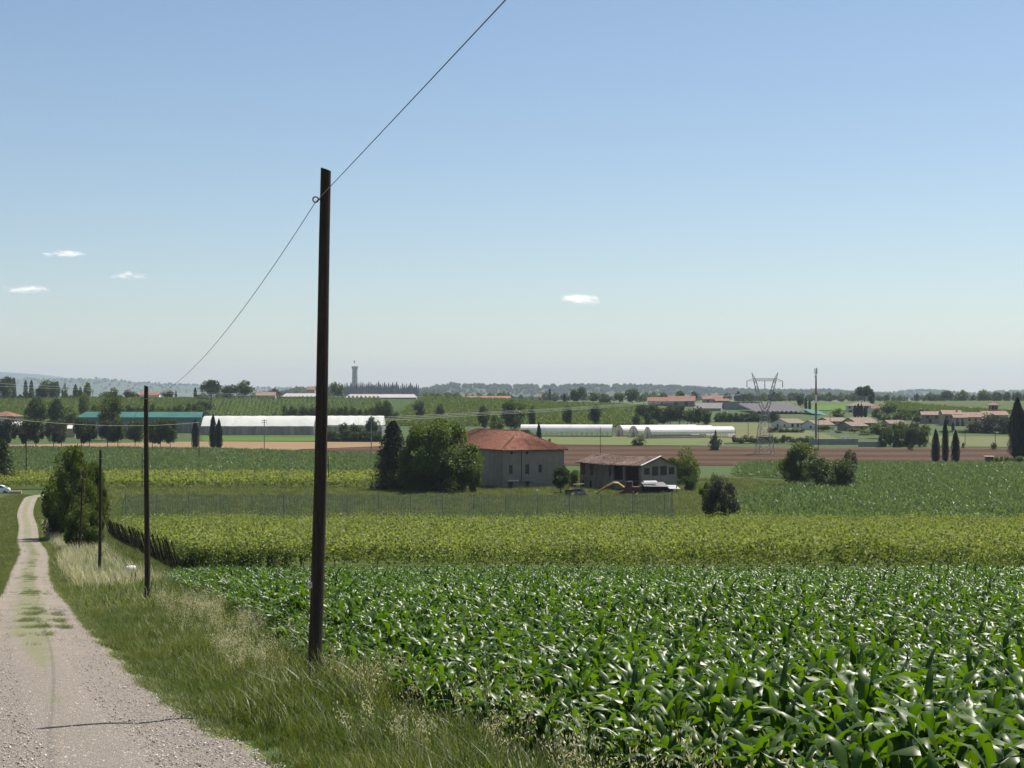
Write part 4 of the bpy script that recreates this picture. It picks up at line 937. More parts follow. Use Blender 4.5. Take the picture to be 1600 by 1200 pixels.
M['stone'] = wall_mat('pale_tower_stone', (.36, .33, .29), (.46, .42, .37), .05)

def filmmat(name, col, tr, var=.1, scale=.15, stretch=(1, 1, 1)):
    g = N(name); n1 = g.noise(scale, 5, .65, g.mapping(g.coord(), stretch)); c = g.mix(g.ramp(n1, .3, .7), [k * (1 - var) for k in col], [min(1, k * (1 + var)) for k in col])
    t = g.n('BsdfTranslucent', {'Color': c}).outputs[0]
    return g.done(g.n('MixShader', {0: tr, 1: g.bsdf(c, .55, .3), 2: t}).outputs[0])
M['film'] = filmmat('white_greenhouse_film', (.74, .73, .70), .35)
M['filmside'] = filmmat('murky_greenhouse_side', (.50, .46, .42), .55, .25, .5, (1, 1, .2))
M['teal'] = filmmat('teal_shade_net', (.045, .155, .13), .3, .2)
M['tealpale'] = filmmat('pale_teal_net', (.19, .33, .29), .5, .2)

def rwall(mb, L, H, openings, th=.35, y0=0.0, x0=0.0, z0=0.0):
    """wall along +x from x0, outer face at y0, thickness inwards (+y), with real rectangular openings (ox0, ox1, oz0, oz1)"""
    xs = sorted({0, L, *[o[0] for o in openings], *[o[1] for o in openings]})
    for a, b in zip(xs[:-1], xs[1:]):
        oz = sorted([(o[2], o[3]) for o in openings if o[0] <= a + 1e-6 and o[1] >= b - 1e-6]); z = 0
        for lo, hi in oz:
            if lo > z: mb.box(x0 + a, x0 + b, y0, y0 + th, z0 + z, z0 + lo)
            z = hi
        if z < H: mb.box(x0 + a, x0 + b, y0, y0 + th, z0 + z, z0 + H)
def win(parent, x, z, w, h, y=0.0, sill=True, mat='shutter', depth=.14, rot=None, name='window', frame=True):
    """recessed window with frame and sill in a wall facing -y"""
    mb = MB(); mb.box(x, x + w, y + depth, y + depth + .05, z, z + h); f = mb.build(name, M[mat], parent)
    if frame:
        mb = MB(); t = .07
        mb.box(x, x + t, y + depth - .03, y + depth, z, z + h).box(x + w - t, x + w, y + depth - .03, y + depth, z, z + h).box(x + t, x + w - t, y + depth - .03, y + depth, z + h - t, z + h).box(x + w / 2 - .03, x + w / 2 + .03, y + depth - .03, y + depth, z, z + h - t)
        mb.build('frame', M['stucco2'] if mat == 'shutter' else M['white'], f)
    if sill:
        mb = MB(); mb.box(x - .1, x + w + .1, y - .10, y + depth, z - .09, z); mb.build('sill', M['stucco2'], f)
    if rot is not None: f.matrix_local = rot
    return f
def ROT(px_, py_, a): return Matrix.Translation((px_, py_, 0)) @ Matrix.Rotation(a, 4, 'Z')

# ---------------------------------------------------------------- farmhouse
def farmhouse():
    y = 285; x = PX(786, y); z = Tz(x, y) - .15; a = math.atan2(.407, .914)
    e = empty('farmhouse', (x, y, z), a, 'old grey two storey farmhouse with red tiled hipped roof beside the walnut', 'house')
    L, D, H = 12.6, 34.0, 7.55
    sc = .119
    ops = [(1.2, 1.95, 3.15, 4.75), (4.55, 5.35, 3.0, 4.85), (7.25, 8.0, 3.35, 4.75), (1.5, 2.0, 6.75, 7.25), (4.6, 5.2, 6.7, 7.25), (1.05, 2.0, 0, 1.7), (4.6, 5.3, 0, 1.6)]
    mb = MB(); rwall(mb, L, H, ops)
    # left long side (runs along +y from the corner), back and right side
    ms = MB(); rwall(ms, D - .35, H, [(3.0, 5.4, .0, 5.1), (9, 10, 3.2, 4.7)], th=.35)
    for v in ms.v: mb.v.append((v[1], D - v[0], v[2]))
    o = len(mb.v) - len(ms.v); mb.f += [tuple(i + o for i in f) for f in ms.f]
    mb.box(.35, L, D - .35, D, 0, H).box(L - .35, L, .35, D - .35, 0, H)
    mb.build('wall', M['stucco'], e)
    for i, (x0, x1, z0, z1) in enumerate(ops[:3]): win(e, x0, z0, x1 - x0, z1 - z0, 0, i != 1)
    for (x0, x1, z0, z1) in ops[3:5]: win(e, x0, z0, x1 - x0, z1 - z0, 0, False, frame=False, name='vent')
    for i, (x0, x1, z0, z1) in enumerate(ops[5:]):
        d = MB().box(x0, x1, .12, .18, 0, z1).build('door', M['reddoor' if i == 0 else 'shutter'], e)
        MB().box(x1 - .18, x1 - .12, .07, .12, .85, .98).build('handle', M['iron'], d)
    # tall faded barn door on the dark side
    gd = MB().box(.15, .22, D - 5.4, D - 3.0, 0, 5.1).build('barn_door', M['shutter'], e)
    MB().box(.10, .15, D - 4.25, D - 4.15, 0, 5.1).build('frame', M['wood'], gd)
    MB().box(.6, 2.9, -.75, 0, 1.75, 1.92).build('canopy_slab', M['creamwall'], e)
    MB().box(3.3, 6.3, -.95, 0, 1.75, 1.95).build('balcony_slab', M['concrete'], e)
    MB().tube([(3.75, -.08, 1.95), (3.75, -.08, 7.4)], .06, 6).build('drainpipe', M['iron'], e)
    # hipped roof with overhang
    oh = .55; zr = H + 3.35; zb = H - .02; r0, r1 = (L / 2, L / 2 + .2), (L / 2, D - L / 2)
    c = [(-oh, -oh, zb), (L + oh, -oh, zb), (L + oh, D + oh, zb), (-oh, D + oh, zb), (*r0, zr), (*r1, zr)]
    c2 = [(p[0], p[1], p[2] - .16) for p in c]
    mb = MB(); mb.add(c + c2, [(0, 1, 4), (1, 2, 5, 4), (2, 3, 5), (3, 0, 4, 5), (6, 10, 7), (7, 10, 11, 8), (8, 11, 9), (9, 11, 10, 6), (0, 6, 7, 1), (1, 7, 8, 2), (2, 8, 9, 3), (3, 9, 6, 0)])
    rf = mb.build('roof', M['tile'], e)
    # ridge and hip tiles, eave row of tile ends
    mb = MB()
    for p, q in ((0, 4), (1, 4), (2, 5), (3, 5), (4, 5)):
        P, Q = Vector(c[p]), Vector(c[q]); n = int((Q - P).length / .42)
        for k in range(n):
            s = P.lerp(Q, k / n) + Vector((0, 0, .05)); t = P.lerp(Q, (k + 1.12) / n) + Vector((random.uniform(-.02, .02), 0, .05)); mb.tube([s, t], [.15, .12], 6)
    mb.build('ridge_tile', M['tile'], rf)
    mb = MB(); rr = random.Random(3)
    def rows(A, B, C_, Dp, n, k):     # half-round tile runs up a slope
        for i in range(n):
            t = (i + .5) / n; s = Vector(A).lerp(Vector(B), t); u = Vector(C_).lerp(Vector(Dp), t)
            mb.tube([s + Vector((0, 0, .02)), s.lerp(u, .5) + Vector((rr.uniform(-.04, .04), 0, .05 + rr.uniform(-.03, .03))), u + Vector((0, 0, .02))], .085, 5)
    rows(c[0], c[1], c[4], c[4], 34, 0); rows(c[3], c[0], c[5], c[4], 92, 0)
    mb.build('tile_run', M['tile'], rf)
    MB().tube([(-.3, -.3, H + .25), (3.9, 4.0, H + 2.4)], .09, 5).build('roof_pipe', M['void'], rf)
farmhouse()

# ---------------------------------------------------------------- ruined barn
def ruined_barn():
    y = 275; x = PX(1003, y); z = -17.55; a = math.atan2(.577, .816)
    e = empty('ruined_barn', (x, y, z), a, 'long ruined barn with sagging brown tiles, open bays and a grey gable', 'barn')
    L, D, H = 8.3, 18.5, 5.3
    # gable wall (facing -y)
    mb = MB(); ops = [(.5, 1.85, 3.55, 4.75), (2.35, 3.85, 3.35, 5.0), (4.3, 5.9, 3.35, 5.0), (6.35, 7.75, 3.45, 4.75)]
    rwall(mb, L, H, ops, .35)
    mb.add([(0, 0, H), (L, 0, H), (L / 2, 0, H + 1.35), (0, .35, H), (L, .35, H), (L / 2, .35, H + 1.35)], [(0, 1, 2), (3, 5, 4), (0, 2, 5, 3), (1, 4, 5, 2)])
    mb.box(L - .35, L, .35, D, 0, H).box(.35, L - .35, D - .35, D, 0, H)
    mb.build('wall', M['stucco'], e)
    for o in ops: MB().box(o[0], o[1], .20, .27, o[2], o[3]).build('window', M['shutter'], e)
    # long side along the -x face: pillars, low wall, infill panels and open bays (s measured from the near corner)
    def side(mat, nm, s0, s1, z0, z1, x0=0.0, x1=.4): return MB().box(x0, x1, s0, s1, z0, z1).build(nm, M[mat], e)
    for s0, s1 in ((.36, .9), (4.9, 5.4), (8.2, 8.8), (9.5, 9.9), (13.2, 13.6), (15.1, 15.5), (17.8, 18.1)): side('stucco2', 'pillar', s0, s1, 0, H)
    MB().box(0, .42, .9, 17.8, H - .28, H).build('beam', M['wood'], e)
    side('brick', 'infill_panel', 9.9, 13.2, 2.9, H - .28, .12, .36); side('brick', 'infill_panel', 15.5, 16.6, 2.9, H - .28, .12, .36); side('brick', 'infill_panel', 13.6, 14.2, 2.9, H - .28, .12, .36)
    side('stucco2', 'low_wall', 8.8, 17.8, 0, 2.9, .03, .38); side('stucco2', 'low_wall', 5.4, 8.2, 0, 1.6, .06, .36)
    side('concrete', 'floor_slab', 5.4, 8.2, 2.0, 2.3, .02, 6)
    MB().box(L - 2, L - 1.9, 1, 17, 0, H).build('partition', M['brick'], e)
    for s in (16.9, 14.6): MB().box(-.01, .02, s, s + .55, .6, 1.8).build('window', M['void'], e)
    # roof: two sagging slopes
    oh = .45; mb = MB(); k = 24; rr = np.random.default_rng(4)
    V = []; 
    for i in range(k + 1):
        t = i / k; yy = -oh + t * (D + 2 * oh); sag = -.28 * math.sin(t * math.pi) ** 2 + rr.normal(0, .04)
        for xx, zz in ((-oh, H - .10), (L * .25, H + .62), (L / 2, H + 1.42), (L * .75, H + .62), (L + oh, H - .10)): V.append((xx, yy, zz + sag * (.5 if xx < 0 else 1) + rr.normal(0, .025)))
    fs = []
    for i in range(k):
        for j in range(4): fs.append((i * 5 + j, i * 5 + j + 1, i * 5 + j + 6, i * 5 + j + 5))
    n = len(V); V2 = V + [(v[0], v[1], v[2] - .14) for v in V]; fs += [tuple(q + n for q in f[::-1]) for f in fs]
    for i in range(k): fs += [(i * 5, i * 5 + n, i * 5 + 5 + n, i * 5 + 5), (i * 5 + 4, i * 5 + 9, i * 5 + 9 + n, i * 5 + 4 + n)]
    for j in range(4): fs += [(j, j + 1, j + 1 + n, j + n), (k * 5 + j, k * 5 + j + n, k * 5 + j + 1 + n, k * 5 + j + 1)]
    mb.add(V2, fs); rf = mb.build('roof', M['tile_old'], e)
    mb = MB()
    for i in range(46):
        t = (i + .5) / 46; yy = -oh + t * (D + 2 * oh); sag = -.28 * math.sin(t * math.pi) ** 2
        mb.tube([(-oh, yy, H - .08 + sag * .5 + rr.normal(0, .03)), (L * .25, yy + rr.normal(0, .05), H + .66 + sag + rr.normal(0, .03)), (L / 2, yy, H + 1.46 + sag)], .10, 5)
    mb.build('tile_run', M['tile_old'], rf)
    mb = MB(); mb.slab([(-oh - .05, -oh - .12, H + .02), (-oh - .05, -oh + .25, H + .02), (L / 2, -oh + .25, H + 1.62), (L / 2, -oh - .12, H + 1.62)], .12); mb.build('verge_board', M['creamwall'], rf)
    # white window frame left standing in the open bay
    mb = MB(); mb.box(-.3, -.22, 2.2, 2.3, .5, 2.4).box(-.3, -.22, 3.3, 3.4, .5, 2.4).box(-.3, -.22, 2.3, 3.3, 2.3, 2.4)
    f = mb.build('window_frame', M['white'], None); f.matrix_world = Matrix.Translation((x, y, z)) @ Matrix.Rotation(a, 4, 'Z'); tag(f, 'pale empty window frame leaning in the dark bay of the ruined barn', 'frame')
ruined_barn()

def shed():
    y = 268; x = PX(1008, y); z = Tz(x, y) - .2; e = empty('lean_to_shed', (x, y, z), .12, 'low open shed with pale corrugated roof sheets before the ruined gable', 'shed')
    for px_, py_ in ((.1, .1), (2.9, .1), (5.6, .1), (.1, 3), (5.6, 3)): MB().tube([(px_, py_, 0), (px_, py_, 1.75 if py_ < 1 else 2.0)], .07, 6).build('post', M['wood'], e)
    MB().slab([(-.3, -.5, 1.75), (4.1, -.5, 1.65), (4.0, 3.4, 2.25), (0, 3.4, 2.25)], .06).build('roof', M['greyroof'], e)
    MB().slab([(4.2, -.6, 1.30), (6.2, -.5, 1.25), (6.0, 2.6, 1.75), (4.2, 2.6, 1.8)], .06).build('roof', M['metalroof'], e)
    MB().slab([(.0, .6, 2.32), (2.4, .5, 2.36), (2.3, 1.6, 2.62), (0, 1.6, 2.60)], .05).build('roof_sheet', M['metalroof'], e)
    MB().box(.0, 5.6, 3.1, 3.2, 0, 1.9).build('back_wall', M['void'], e)
shed()

def wheel(parent, x, y, r, w, name='wheel', rim=True):
    mb = MB(); mb.tube([(x, y - w / 2, r), (x, y - w * .35, r), (x, y + w * .35, r), (x, y + w / 2, r)], [r * .9, r, r, r * .9], 18); t = mb.build(name, M['rubber'], parent)
    if rim: MB().tube([(x, y - w / 2 - .02, r), (x, y + w / 2 + .02, r)], r * .55, 12).build('rim', M['metal'], t)
    return t
def excavator():
    y = 266; x, _, z = gp(985, y); e = empty('excavator', (x, y, z), math.pi + .15, 'old yellow excavator with lowered boom in front of the ruined barn', 'excavator')
    for s in (-1, 1):
        mb = MB(); pts = [(1.5 * math.cos(t) + (.35 if math.cos(t) > 0 else -.35), s * .9, .42 + .4 * math.sin(t)) for t in np.linspace(0, 2 * math.pi, 20)]
        prof = [(p[0], p[2]) for p in pts[:-1]]; n = len(prof); mb.add([(p[0], s * .9 - .22, p[1]) for p in prof] + [(p[0], s * .9 + .22, p[1]) for p in prof], [tuple(range(n)), tuple(range(n, 2 * n))] + [(i, (i + 1) % n, (i + 1) % n + n, i + n) for i in range(n)]); mb.build('track', M['rust'], e)
    MB().box(-1.6, 1.0, -1.05, 1.05, .85, 1.55).build('body', M['rust'], e)
    c = MB().box(-.1, 1.0, .15, 1.0, 1.55, 2.45).build('cab', M['rust'], e)
    MB().box(.05, .9, 1.0, 1.03, 1.75, 2.35).build('window', M['glass'], c); MB().box(1.0, 1.03, .25, .9, 1.75, 2.35).build('window', M['glass'], c)
    MB().box(-1.8, -1.6, -1.0, 1.0, .9, 1.7).build('counterweight', M['rust'], e)
    MB().tube([(.9, -.3, 1.2), (2.2, -.3, 2.15), (2.9, -.3, 2.2), (4.3, -.3, 1.55)], [.30, .28, .26, .22], 4).build('boom', M['yellow'], e)
    MB().tube([(4.1, -.3, 1.65), (5.6, -.3, .75)], [.25, .17], 4).build('arm', M['yellow'], e)
    b = MB().prism([(5.35, .25), (5.75, .8), (6.1, .55), (6.0, .05), (5.6, -.05)], -.7, .1); b.v = [(v[0], v[2], v[1]) for v in b.v]; b.build('bucket', M['yellow'], e)
    MB().tube([(1.2, -.3, 1.1), (2.6, -.3, 1.75)], .07, 6).build('hydraulic_ram', M['metal'], e)
excavator()
def tractor():
    y = 261; x, _, z = gp(899, y); e = empty('tractor', (x, y, z), math.pi - .2, 'dark old tractor with canopy roof parked between farmhouse and barn', 'tractor')
    for s in (-1, 1): wheel(e, -.85, s * .78, .72, .38); wheel(e, 1.25, s * .62, .42, .24)
    MB().box(-.1, 1.75, -.32, .32, .75, 1.3).build('bonnet', M['rust'], e); MB().box(-1.2, -.1, -.5, .5, .6, 1.0).build('body', M['iron'], e)
    for px_, py_ in ((-1.1, -.5), (-1.1, .5), (.1, -.5), (.1, .5)): MB().tube([(px_, py_, .9), (px_, py_, 2.2)], .04, 5).build('roof_post', M['iron'], e)
    MB().slab([(-1.4, -.75, 2.3), (.35, -.75, 2.22), (.35, .75, 2.22), (-1.4, .75, 2.3)], .07).build('canopy', M['greyroof'], e)
    MB().box(-.95, -.45, -.28, .28, 1.0, 1.12).build('seat', M['rubber'], e); MB().tube([(1.2, .2, 1.3), (1.2, .2, 1.95)], .04, 6).build('exhaust', M['iron'], e); MB().tube([(-.2, 0, 1.1), (-.35, 0, 1.45)], [.03, .16], 8).build('steering_wheel', M['iron'], e)
    e2 = empty('hay_rake', (PX(908, 259), 259, gp(908, 259)[2]), .3, 'rusty spoked hay rake standing beside the old tractor', 'farm machine')
    MB().box(-1.2, 1.2, -.05, .05, .55, .65).build('frame', M['rust'], e2)
    for k in (-.9, -.1, .7):
        w_ = MB()
        for t in np.linspace(0, 2 * math.pi, 13)[:-1]: w_.tube([(k, .05, .6), (k + .7 * math.cos(t), .08, .65 + .6 * math.sin(t))], .03, 4)
        w_.build('wheel', M['metal'], e2)
tractor()
for i, (px, y, s, lb) in enumerate(((838, 276, .7, 'pale rubble heap at the foot of the farmhouse wall'), (868, 277, .6, 'reddish rubble heap at the right end of the farmhouse wall'), (992, 262, 1.1, 'grey brushwood heap before the open barn bays'), (970, 262, .7, 'small dark junk heap beside the excavator'))):
    bm = bmesh.new(); r = np.random.default_rng(i + 40)
    for k in range(26):
        p = r.normal(0, .5, 2) * s * (1.8, .6); h = max(.05, .6 * s * math.exp(-(p[0] ** 2) / (1.6 * s * s))) * r.uniform(.2, 1)
        bmesh.ops.create_cube(bm, size=1, matrix=Matrix.Translation((p[0], p[1], h)) @ Matrix.Rotation(r.uniform(0, 3), 4, Vector(r.normal(0, 1, 3)).normalized()) @ Matrix.Diagonal((r.uniform(.2, .9) * s, r.uniform(.06, .25), r.uniform(.05, .2), 1)))
    me = bpy.data.meshes.new('rubble_heap'); bm.to_mesh(me); bm.free(); me.materials.append(M[['creamwall', 'brick', 'stucco2', 'rust'][i]]); tag(link('rubble_heap', me, None, gp(px, y)), lb, 'heap')

# ---------------------------------------------------------------- greenhouses
def white_greenhouse():
    y = 622; x0, x1 = PX(314, y), PX(598, y); z = Tz((x0 + x1) / 2, y) - .3; W = 13; e = empty('greenhouse', (x0, y, z), 0, 'long white greenhouse with bright film roof behind the clipped cypresses', 'greenhouse')
    Lh = x1 - x0; xm = PX(490, y) - x0; H = PZ(666, y) - z; Rz = PZ(650, y + W * .5) - z
    for xa, xb, hh, rz_, nm in ((0, xm, H, Rz, 'roof'), (xm + .6, Lh, H + .45, Rz + .05, 'roof')):
        n = 8; V = []; k = 14
        for i in range(n + 1):
            t = i / n; yy = t * W; zz = hh + (rz_ - hh) * (1 - abs(2 * t - 1) ** 1.25)
            for j in range(k + 1): V.append((xa + (xb - xa) * j / k, yy, zz + (.10 if j % 2 else 0)))
        fs = [(i * (k + 1) + j, i * (k + 1) + j + 1, (i + 1) * (k + 1) + j + 1, (i + 1) * (k + 1) + j) for i in range(n) for j in range(k)]
        mb = MB(); mb.add(V, fs)
        for xe in (xa, xb):
            idx = [(xe, W * i / n, hh + (rz_ - hh) * (1 - abs(2 * i / n - 1) ** 1.25)) for i in range(n + 1)]; mb.add(idx, [tuple(range(n + 1))])
        mb.build(nm, M['film'], e)
    MB().box(0, xm, .02, .10, 0, H - .02).build('side_wall', M['filmside'], e); MB().box(xm + .6, Lh, .3, .38, 0, H - .1).build('side_wall', M['filmside'], e)
    MB().box(xm - .1, xm + .55, -.06, .02, 0, H).build('end_post', M['white'], e)
    for j in range(1, 27):
        xx = Lh * j / 27
        if abs(xx - xm) > 1.2: MB().box(xx - .06, xx + .06, -.05, .02 if xx < xm else .3, 0, H - .02).build('post', M['metal'], e)
    MB().box(Lh - .5, Lh, -.03, .3, 0, H).build('end_post', M['white'], e)
    MB().box(0, .1, .1, W, 0, H).build('end_wall', M['filmside'], e); MB().box(Lh - .1, Lh, .4, W, 0, H).build('end_wall', M['filmside'], e)
white_greenhouse()
def teal_greenhouse():
    y = 640; x0, x1 = PX(117, y), PX(315, y); z = Tz(x0, y) - .3; L = x1 - x0; W = 14; e = empty('greenhouse', (x0, y, z), 0, 'long greenhouse under teal shade netting behind the row of dark trees', 'greenhouse')
    zt = PZ(643.5, y + 8) - z; zm = PZ(652, y) - z; zl = PZ(659, y) - z
    mb = MB(); mb.slab([(0, .3, zm), (L, .3, zm), (L - 1, 8, zt), (2.2, 8, zt)], .12); mb.slab([(2.2, 8, zt), (L - 1, 8, zt), (L, 14, zm), (0, 14, zm)], .12); mb.build('roof', M['teal'], e)
    MB().slab([(0, 0, zl), (L, 0, zl), (L, .28, zm - .02), (0, .28, zm - .02)], .06).build('upper_netting', M['tealpale'], e)
    MB().box(0, L, .12, .2, 0, zl).build('side_wall', M['filmside'], e)
    for j in range(0, 23): MB().box(L * j / 22 - .07, L * j / 22 + .07, -.02, .12, 0, zl).build('post', M['metal'], e)
    MB().box(0, .1, .3, W, 0, zm).build('end_wall', M['tealpale'], e); MB().box(L - .1, L, .3, W, 0, zm).build('end_wall', M['tealpale'], e)
teal_greenhouse()
def tunnel(px, y, ang, L, w, h, wall, label, wavy=False):
    x, _, z = gp(px, y); e = empty('tunnel_greenhouse', (x, y, z - .1), ang, label, 'greenhouse', 'arched white tunnel greenhouses')
    n = 12; k = max(4, int(L / 2)); V = []
    for j in range(k + 1):
        for i in range(n + 1):
            t = math.pi * i / n; zz = wall + (h - wall) * math.sin(t) ** .9 - (.18 * (j % 2) if wavy and i in (0, n) else 0); V.append((L * j / k, -w / 2 * math.cos(t), zz))
    fs = [(j * (n + 1) + i, j * (n + 1) + i + 1, (j + 1) * (n + 1) + i + 1, (j + 1) * (n + 1) + i) for j in range(k) for i in range(n)]
    MB().add(V, fs).build('roof', M['film'], e)
    for xe in (0, L):
        arch = [(xe, -w / 2 * math.cos(math.pi * i / n), wall + (h - wall) * math.sin(math.pi * i / n) ** .9 - .05) for i in range(n + 1)]
        mb = MB(); mb.add([(xe, -w / 2 + .02, 0)] + arch + [(xe, w / 2 - .02, 0)], [tuple(range(n + 3))]); g_ = mb.build('end_wall', M['filmside'], e)
        rm = MB(); s = -.05 if xe == 0 else .05
        rm.tube([(xe + s, p[1], p[2]) for p in arch], .10, 5, True); rm.box(min(xe + s, xe), max(xe + s, xe), -.05, .05, 0, h - .1); rm.build('frame', M['metal'], g_)
        if xe == 0: MB().box(xe + s * 1.4, xe + s * .3, -1.0, 1.0, 0, 2.2).build('door', M['filmside'], g_)
    for s in (-1, 1):
        MB().box(0, L, s * w / 2 - .03, s * w / 2 + .03, 0, .45).build('base_board', M['concrete'], e)
        mb = MB()
        for j in range(k + 1): mb.tube([(L * j / k, s * (w / 2 - .02), 0), (L * j / k, s * (w / 2 - .02), wall)], .06, 4)
        mb.build('leg', M['metal'], e)
tunnel(957, 604, math.pi - .10, 36, 7.5, 4.9, 2.0, 'longest white arched tunnel, left of the open arched ends', True)
tunnel(967, 606, R(22), 34, 7.2, 4.6, 1.9, 'white arched tunnel, first arched end to the left')
tunnel(990, 598, R(22), 34, 7.2, 4.6, 1.9, 'white arched tunnel, second arched end')
tunnel(1012, 590, R(14), 34.5, 7.2, 4.6, 1.9, 'white arched tunnel, nearest with long bright flank on the right')

# ---------------------------------------------------------------- simple houses and farm blocks
def house(px, y, ang, L, W, H, rise, label, wall='creamwall', roof='tile_tan', hip=False, wins=(), cat='house', name='house', oh=.5, base=-.3, chim=None, wins2=()):
    """near left corner at px; long side L along local x facing the viewer, depth W; gable ends at x=0 and x=L"""
    x, _, z = gp(px, y); e = empty(name, (x, y, z + base), ang, label, cat)
    mb = MB(); mb.box(0, L, 0, W, 0, H)
    if not hip: mb.add([(0, 0, H), (0, W, H), (0, W / 2, H + rise), (L, 0, H), (L, W, H), (L, W / 2, H + rise)], [(0, 2, 1), (3, 4, 5), (0, 3, 5, 2), (1, 2, 5, 4)])
    mb.build('wall', M[wall], e)
    mb = MB(); k = rise / (W / 2) * oh
    if hip:
        c = [(-oh, -oh, H), (L + oh, -oh, H), (L + oh, W + oh, H), (-oh, W + oh, H), (min(W / 2, L / 2 - .1), W / 2, H + rise), (max(L - W / 2, L / 2 + .1), W / 2, H + rise)]
        c2 = [(p[0], p[1], p[2] - .15) for p in c]
        mb.add([(p[0], p[1], p[2] + .12) for p in c] + c2, [(0, 1, 5, 4), (1, 2, 5), (2, 3, 4, 5), (3, 0, 4), (6, 9, 8, 7), (0, 6, 7, 1), (1, 7, 8, 2), (2, 8, 9, 3), (3, 9, 6, 0)])
    else:
        mb.slab([(-oh, -oh, H - k + .18), (L + oh, -oh, H - k + .18), (L + oh, W / 2, H + rise + .18), (-oh, W / 2, H + rise + .18)], .14)
        mb.slab([(-oh, W / 2 + .003, H + rise + .18), (L + oh, W / 2 + .003, H + rise + .18), (L + oh, W + oh, H - k + .18), (-oh, W + oh, H - k + .18)], .14)
    rf = mb.build('roof', M[roof], e)
    if chim: MB().box(chim[0], chim[0] + .7, chim[1], chim[1] + .7, H, H + rise + .9).build('chimney', M[wall], rf)
    for (xx, zz, w_, h_) in wins:
        f = MB().box(xx, xx + w_, -.06, -.004, zz, zz + h_).build('window', M['shutter'], e); MB().box(xx - .08, xx + w_ + .08, -.12, -.062, zz - .1, zz).build('sill', M['stucco2'], f)
    for (yy, zz, w_, h_) in wins2:
        MB().box(-.06, -.004, yy, yy + w_, zz, zz + h_).build('window', M['shutter'], e)
    return e
# bungalows with white gables (gable end faces the viewer's left)
house(1233, 690, R(24), 9, 14, 2.6, 1.8, 'white gabled bungalow with tan roof, leftmost of the bungalows', wins=((1.2, 1, 1.2, 1.3), (4.2, 1, 1, 1.3), (6.4, .2, 1.2, 2.2)), wins2=((3, .9, 1.2, 1.2), (8.5, .9, 1.2, 1.2)))
house(1276, 672, R(22), 9, 12, 2.5, 1.8, 'white gabled bungalow with tan roof, second from the left', wins=((1.2, 1, 1.2, 1.3), (5, .2, 1.2, 2.2)), wins2=((4, .9, 1.3, 1.2),))
house(1297, 715, R(20), 10, 12, 2.5, 1.6, 'bungalow with tan roof behind the two white gables', 'tanwall', wins=((1.5, 1, 1.2, 1.3), (5, 1, 1.2, 1.3)))
house(1340, 690, R(22), 11, 13, 2.7, 2.2, 'bungalow with the largest tan roof, right of the mast', 'tanwall', wins=((1.5, .9, 1.2, 1.3), (6, .2, 1.2, 2.2)), wins2=((5, .9, 1.3, 1.2),))
house(1331, 658, R(22), 8, 11, 2.5, 1.6, 'brown gabled bungalow in front of the largest tan roof', 'greywall', wins=((1.5, .9, 1.2, 1.3), (4.5, .9, 1.2, 1.3)), wins2=((4, .9, 1.3, 1.2),))
house(1390, 640, R(10), 7, 8, 4.2, 1.3, 'small tan roofed house half hidden in trees', 'tanwall')
# hipped villa
house(1322, 930, R(-12), 19, 14, 5.4, 2.2, 'pale two storey villa with hipped roof under the umbrella pine', 'creamwall', 'tile_tan', True, base=-1.6, wins=((1.5, 3.9, 1.2, 1.6), (4.5, 3.9, 1.2, 1.6), (8, 3.9, 1.2, 1.6), (12, 3.9, 1.2, 1.6), (1.5, .9, 2.2, 1.9), (6, .9, 2.2, 1.9), (11, .9, 1.5, 1.9)), name='villa', chim=(9, 6))
house(1362, 905, R(-12), 8, 9, 3.2, 1.8, 'low red roofed annex right of the hipped villa', 'creamwall', 'tile_far')
# large villa group on the right
house(1441, 745, R(-8), 12.5, 10, 4.6, 1.5, 'grey brown villa wing with low roof, left end of the villa group', 'greywall', 'tile_brown', wins=((2, 2.9, 1.2, 1.3), (6, 2.9, 1.4, 1.2), (8.5, .8, 1.4, 1.8), (3, .8, 1.4, 1.8)), name='villa', chim=(11, 3))
house(1474, 725, R(-5), 8.5, 10, 5.6, 1.7, 'tall pale villa block with chimneys in the middle of the villa group', 'tanwall', 'tile_brown', wins=((1, 3.5, 1.1, 1.4), (3.5, 3.5, 1.1, 1.4), (6.2, 3.5, 1.1, 1.4), (1, .9, 1.5, 2.2), (5, .9, 1.5, 2.2)), name='villa', chim=(6.5, 3))
house(1491, 718, R(-5), 5.5, 8, 4.2, 1.2, 'low tan villa block with arched porch beside the tall pale block', 'tanwall', 'tile_tan', wins=((.8, 2.7, .9, 1.1), (3.2, 2.7, .9, 1.1), (.8, .2, 1.4, 2.2), (3.2, .2, 1.4, 2.2)), name='villa')
house(1508, 735, R(-3), 11.5, 11, 3.9, 2.1, 'long brown roofed villa range left of the tower', 'tanwall', 'tile_brown', wins=((1.5, 2.0, 1.0, 1.3), (4.5, 2.0, 1.0, 1.3), (8, 2.0, 1.0, 1.3)), name='villa')
house(1537, 760, R(-3), 12, 11, 4.0, 1.8, 'brown roofed villa range at the foot of the square tower', 'tanwall', 'tile_brown', wins=((1.5, 2.2, 1.0, 1.3), (5.5, 2.2, 1.0, 1.3)), name='villa')
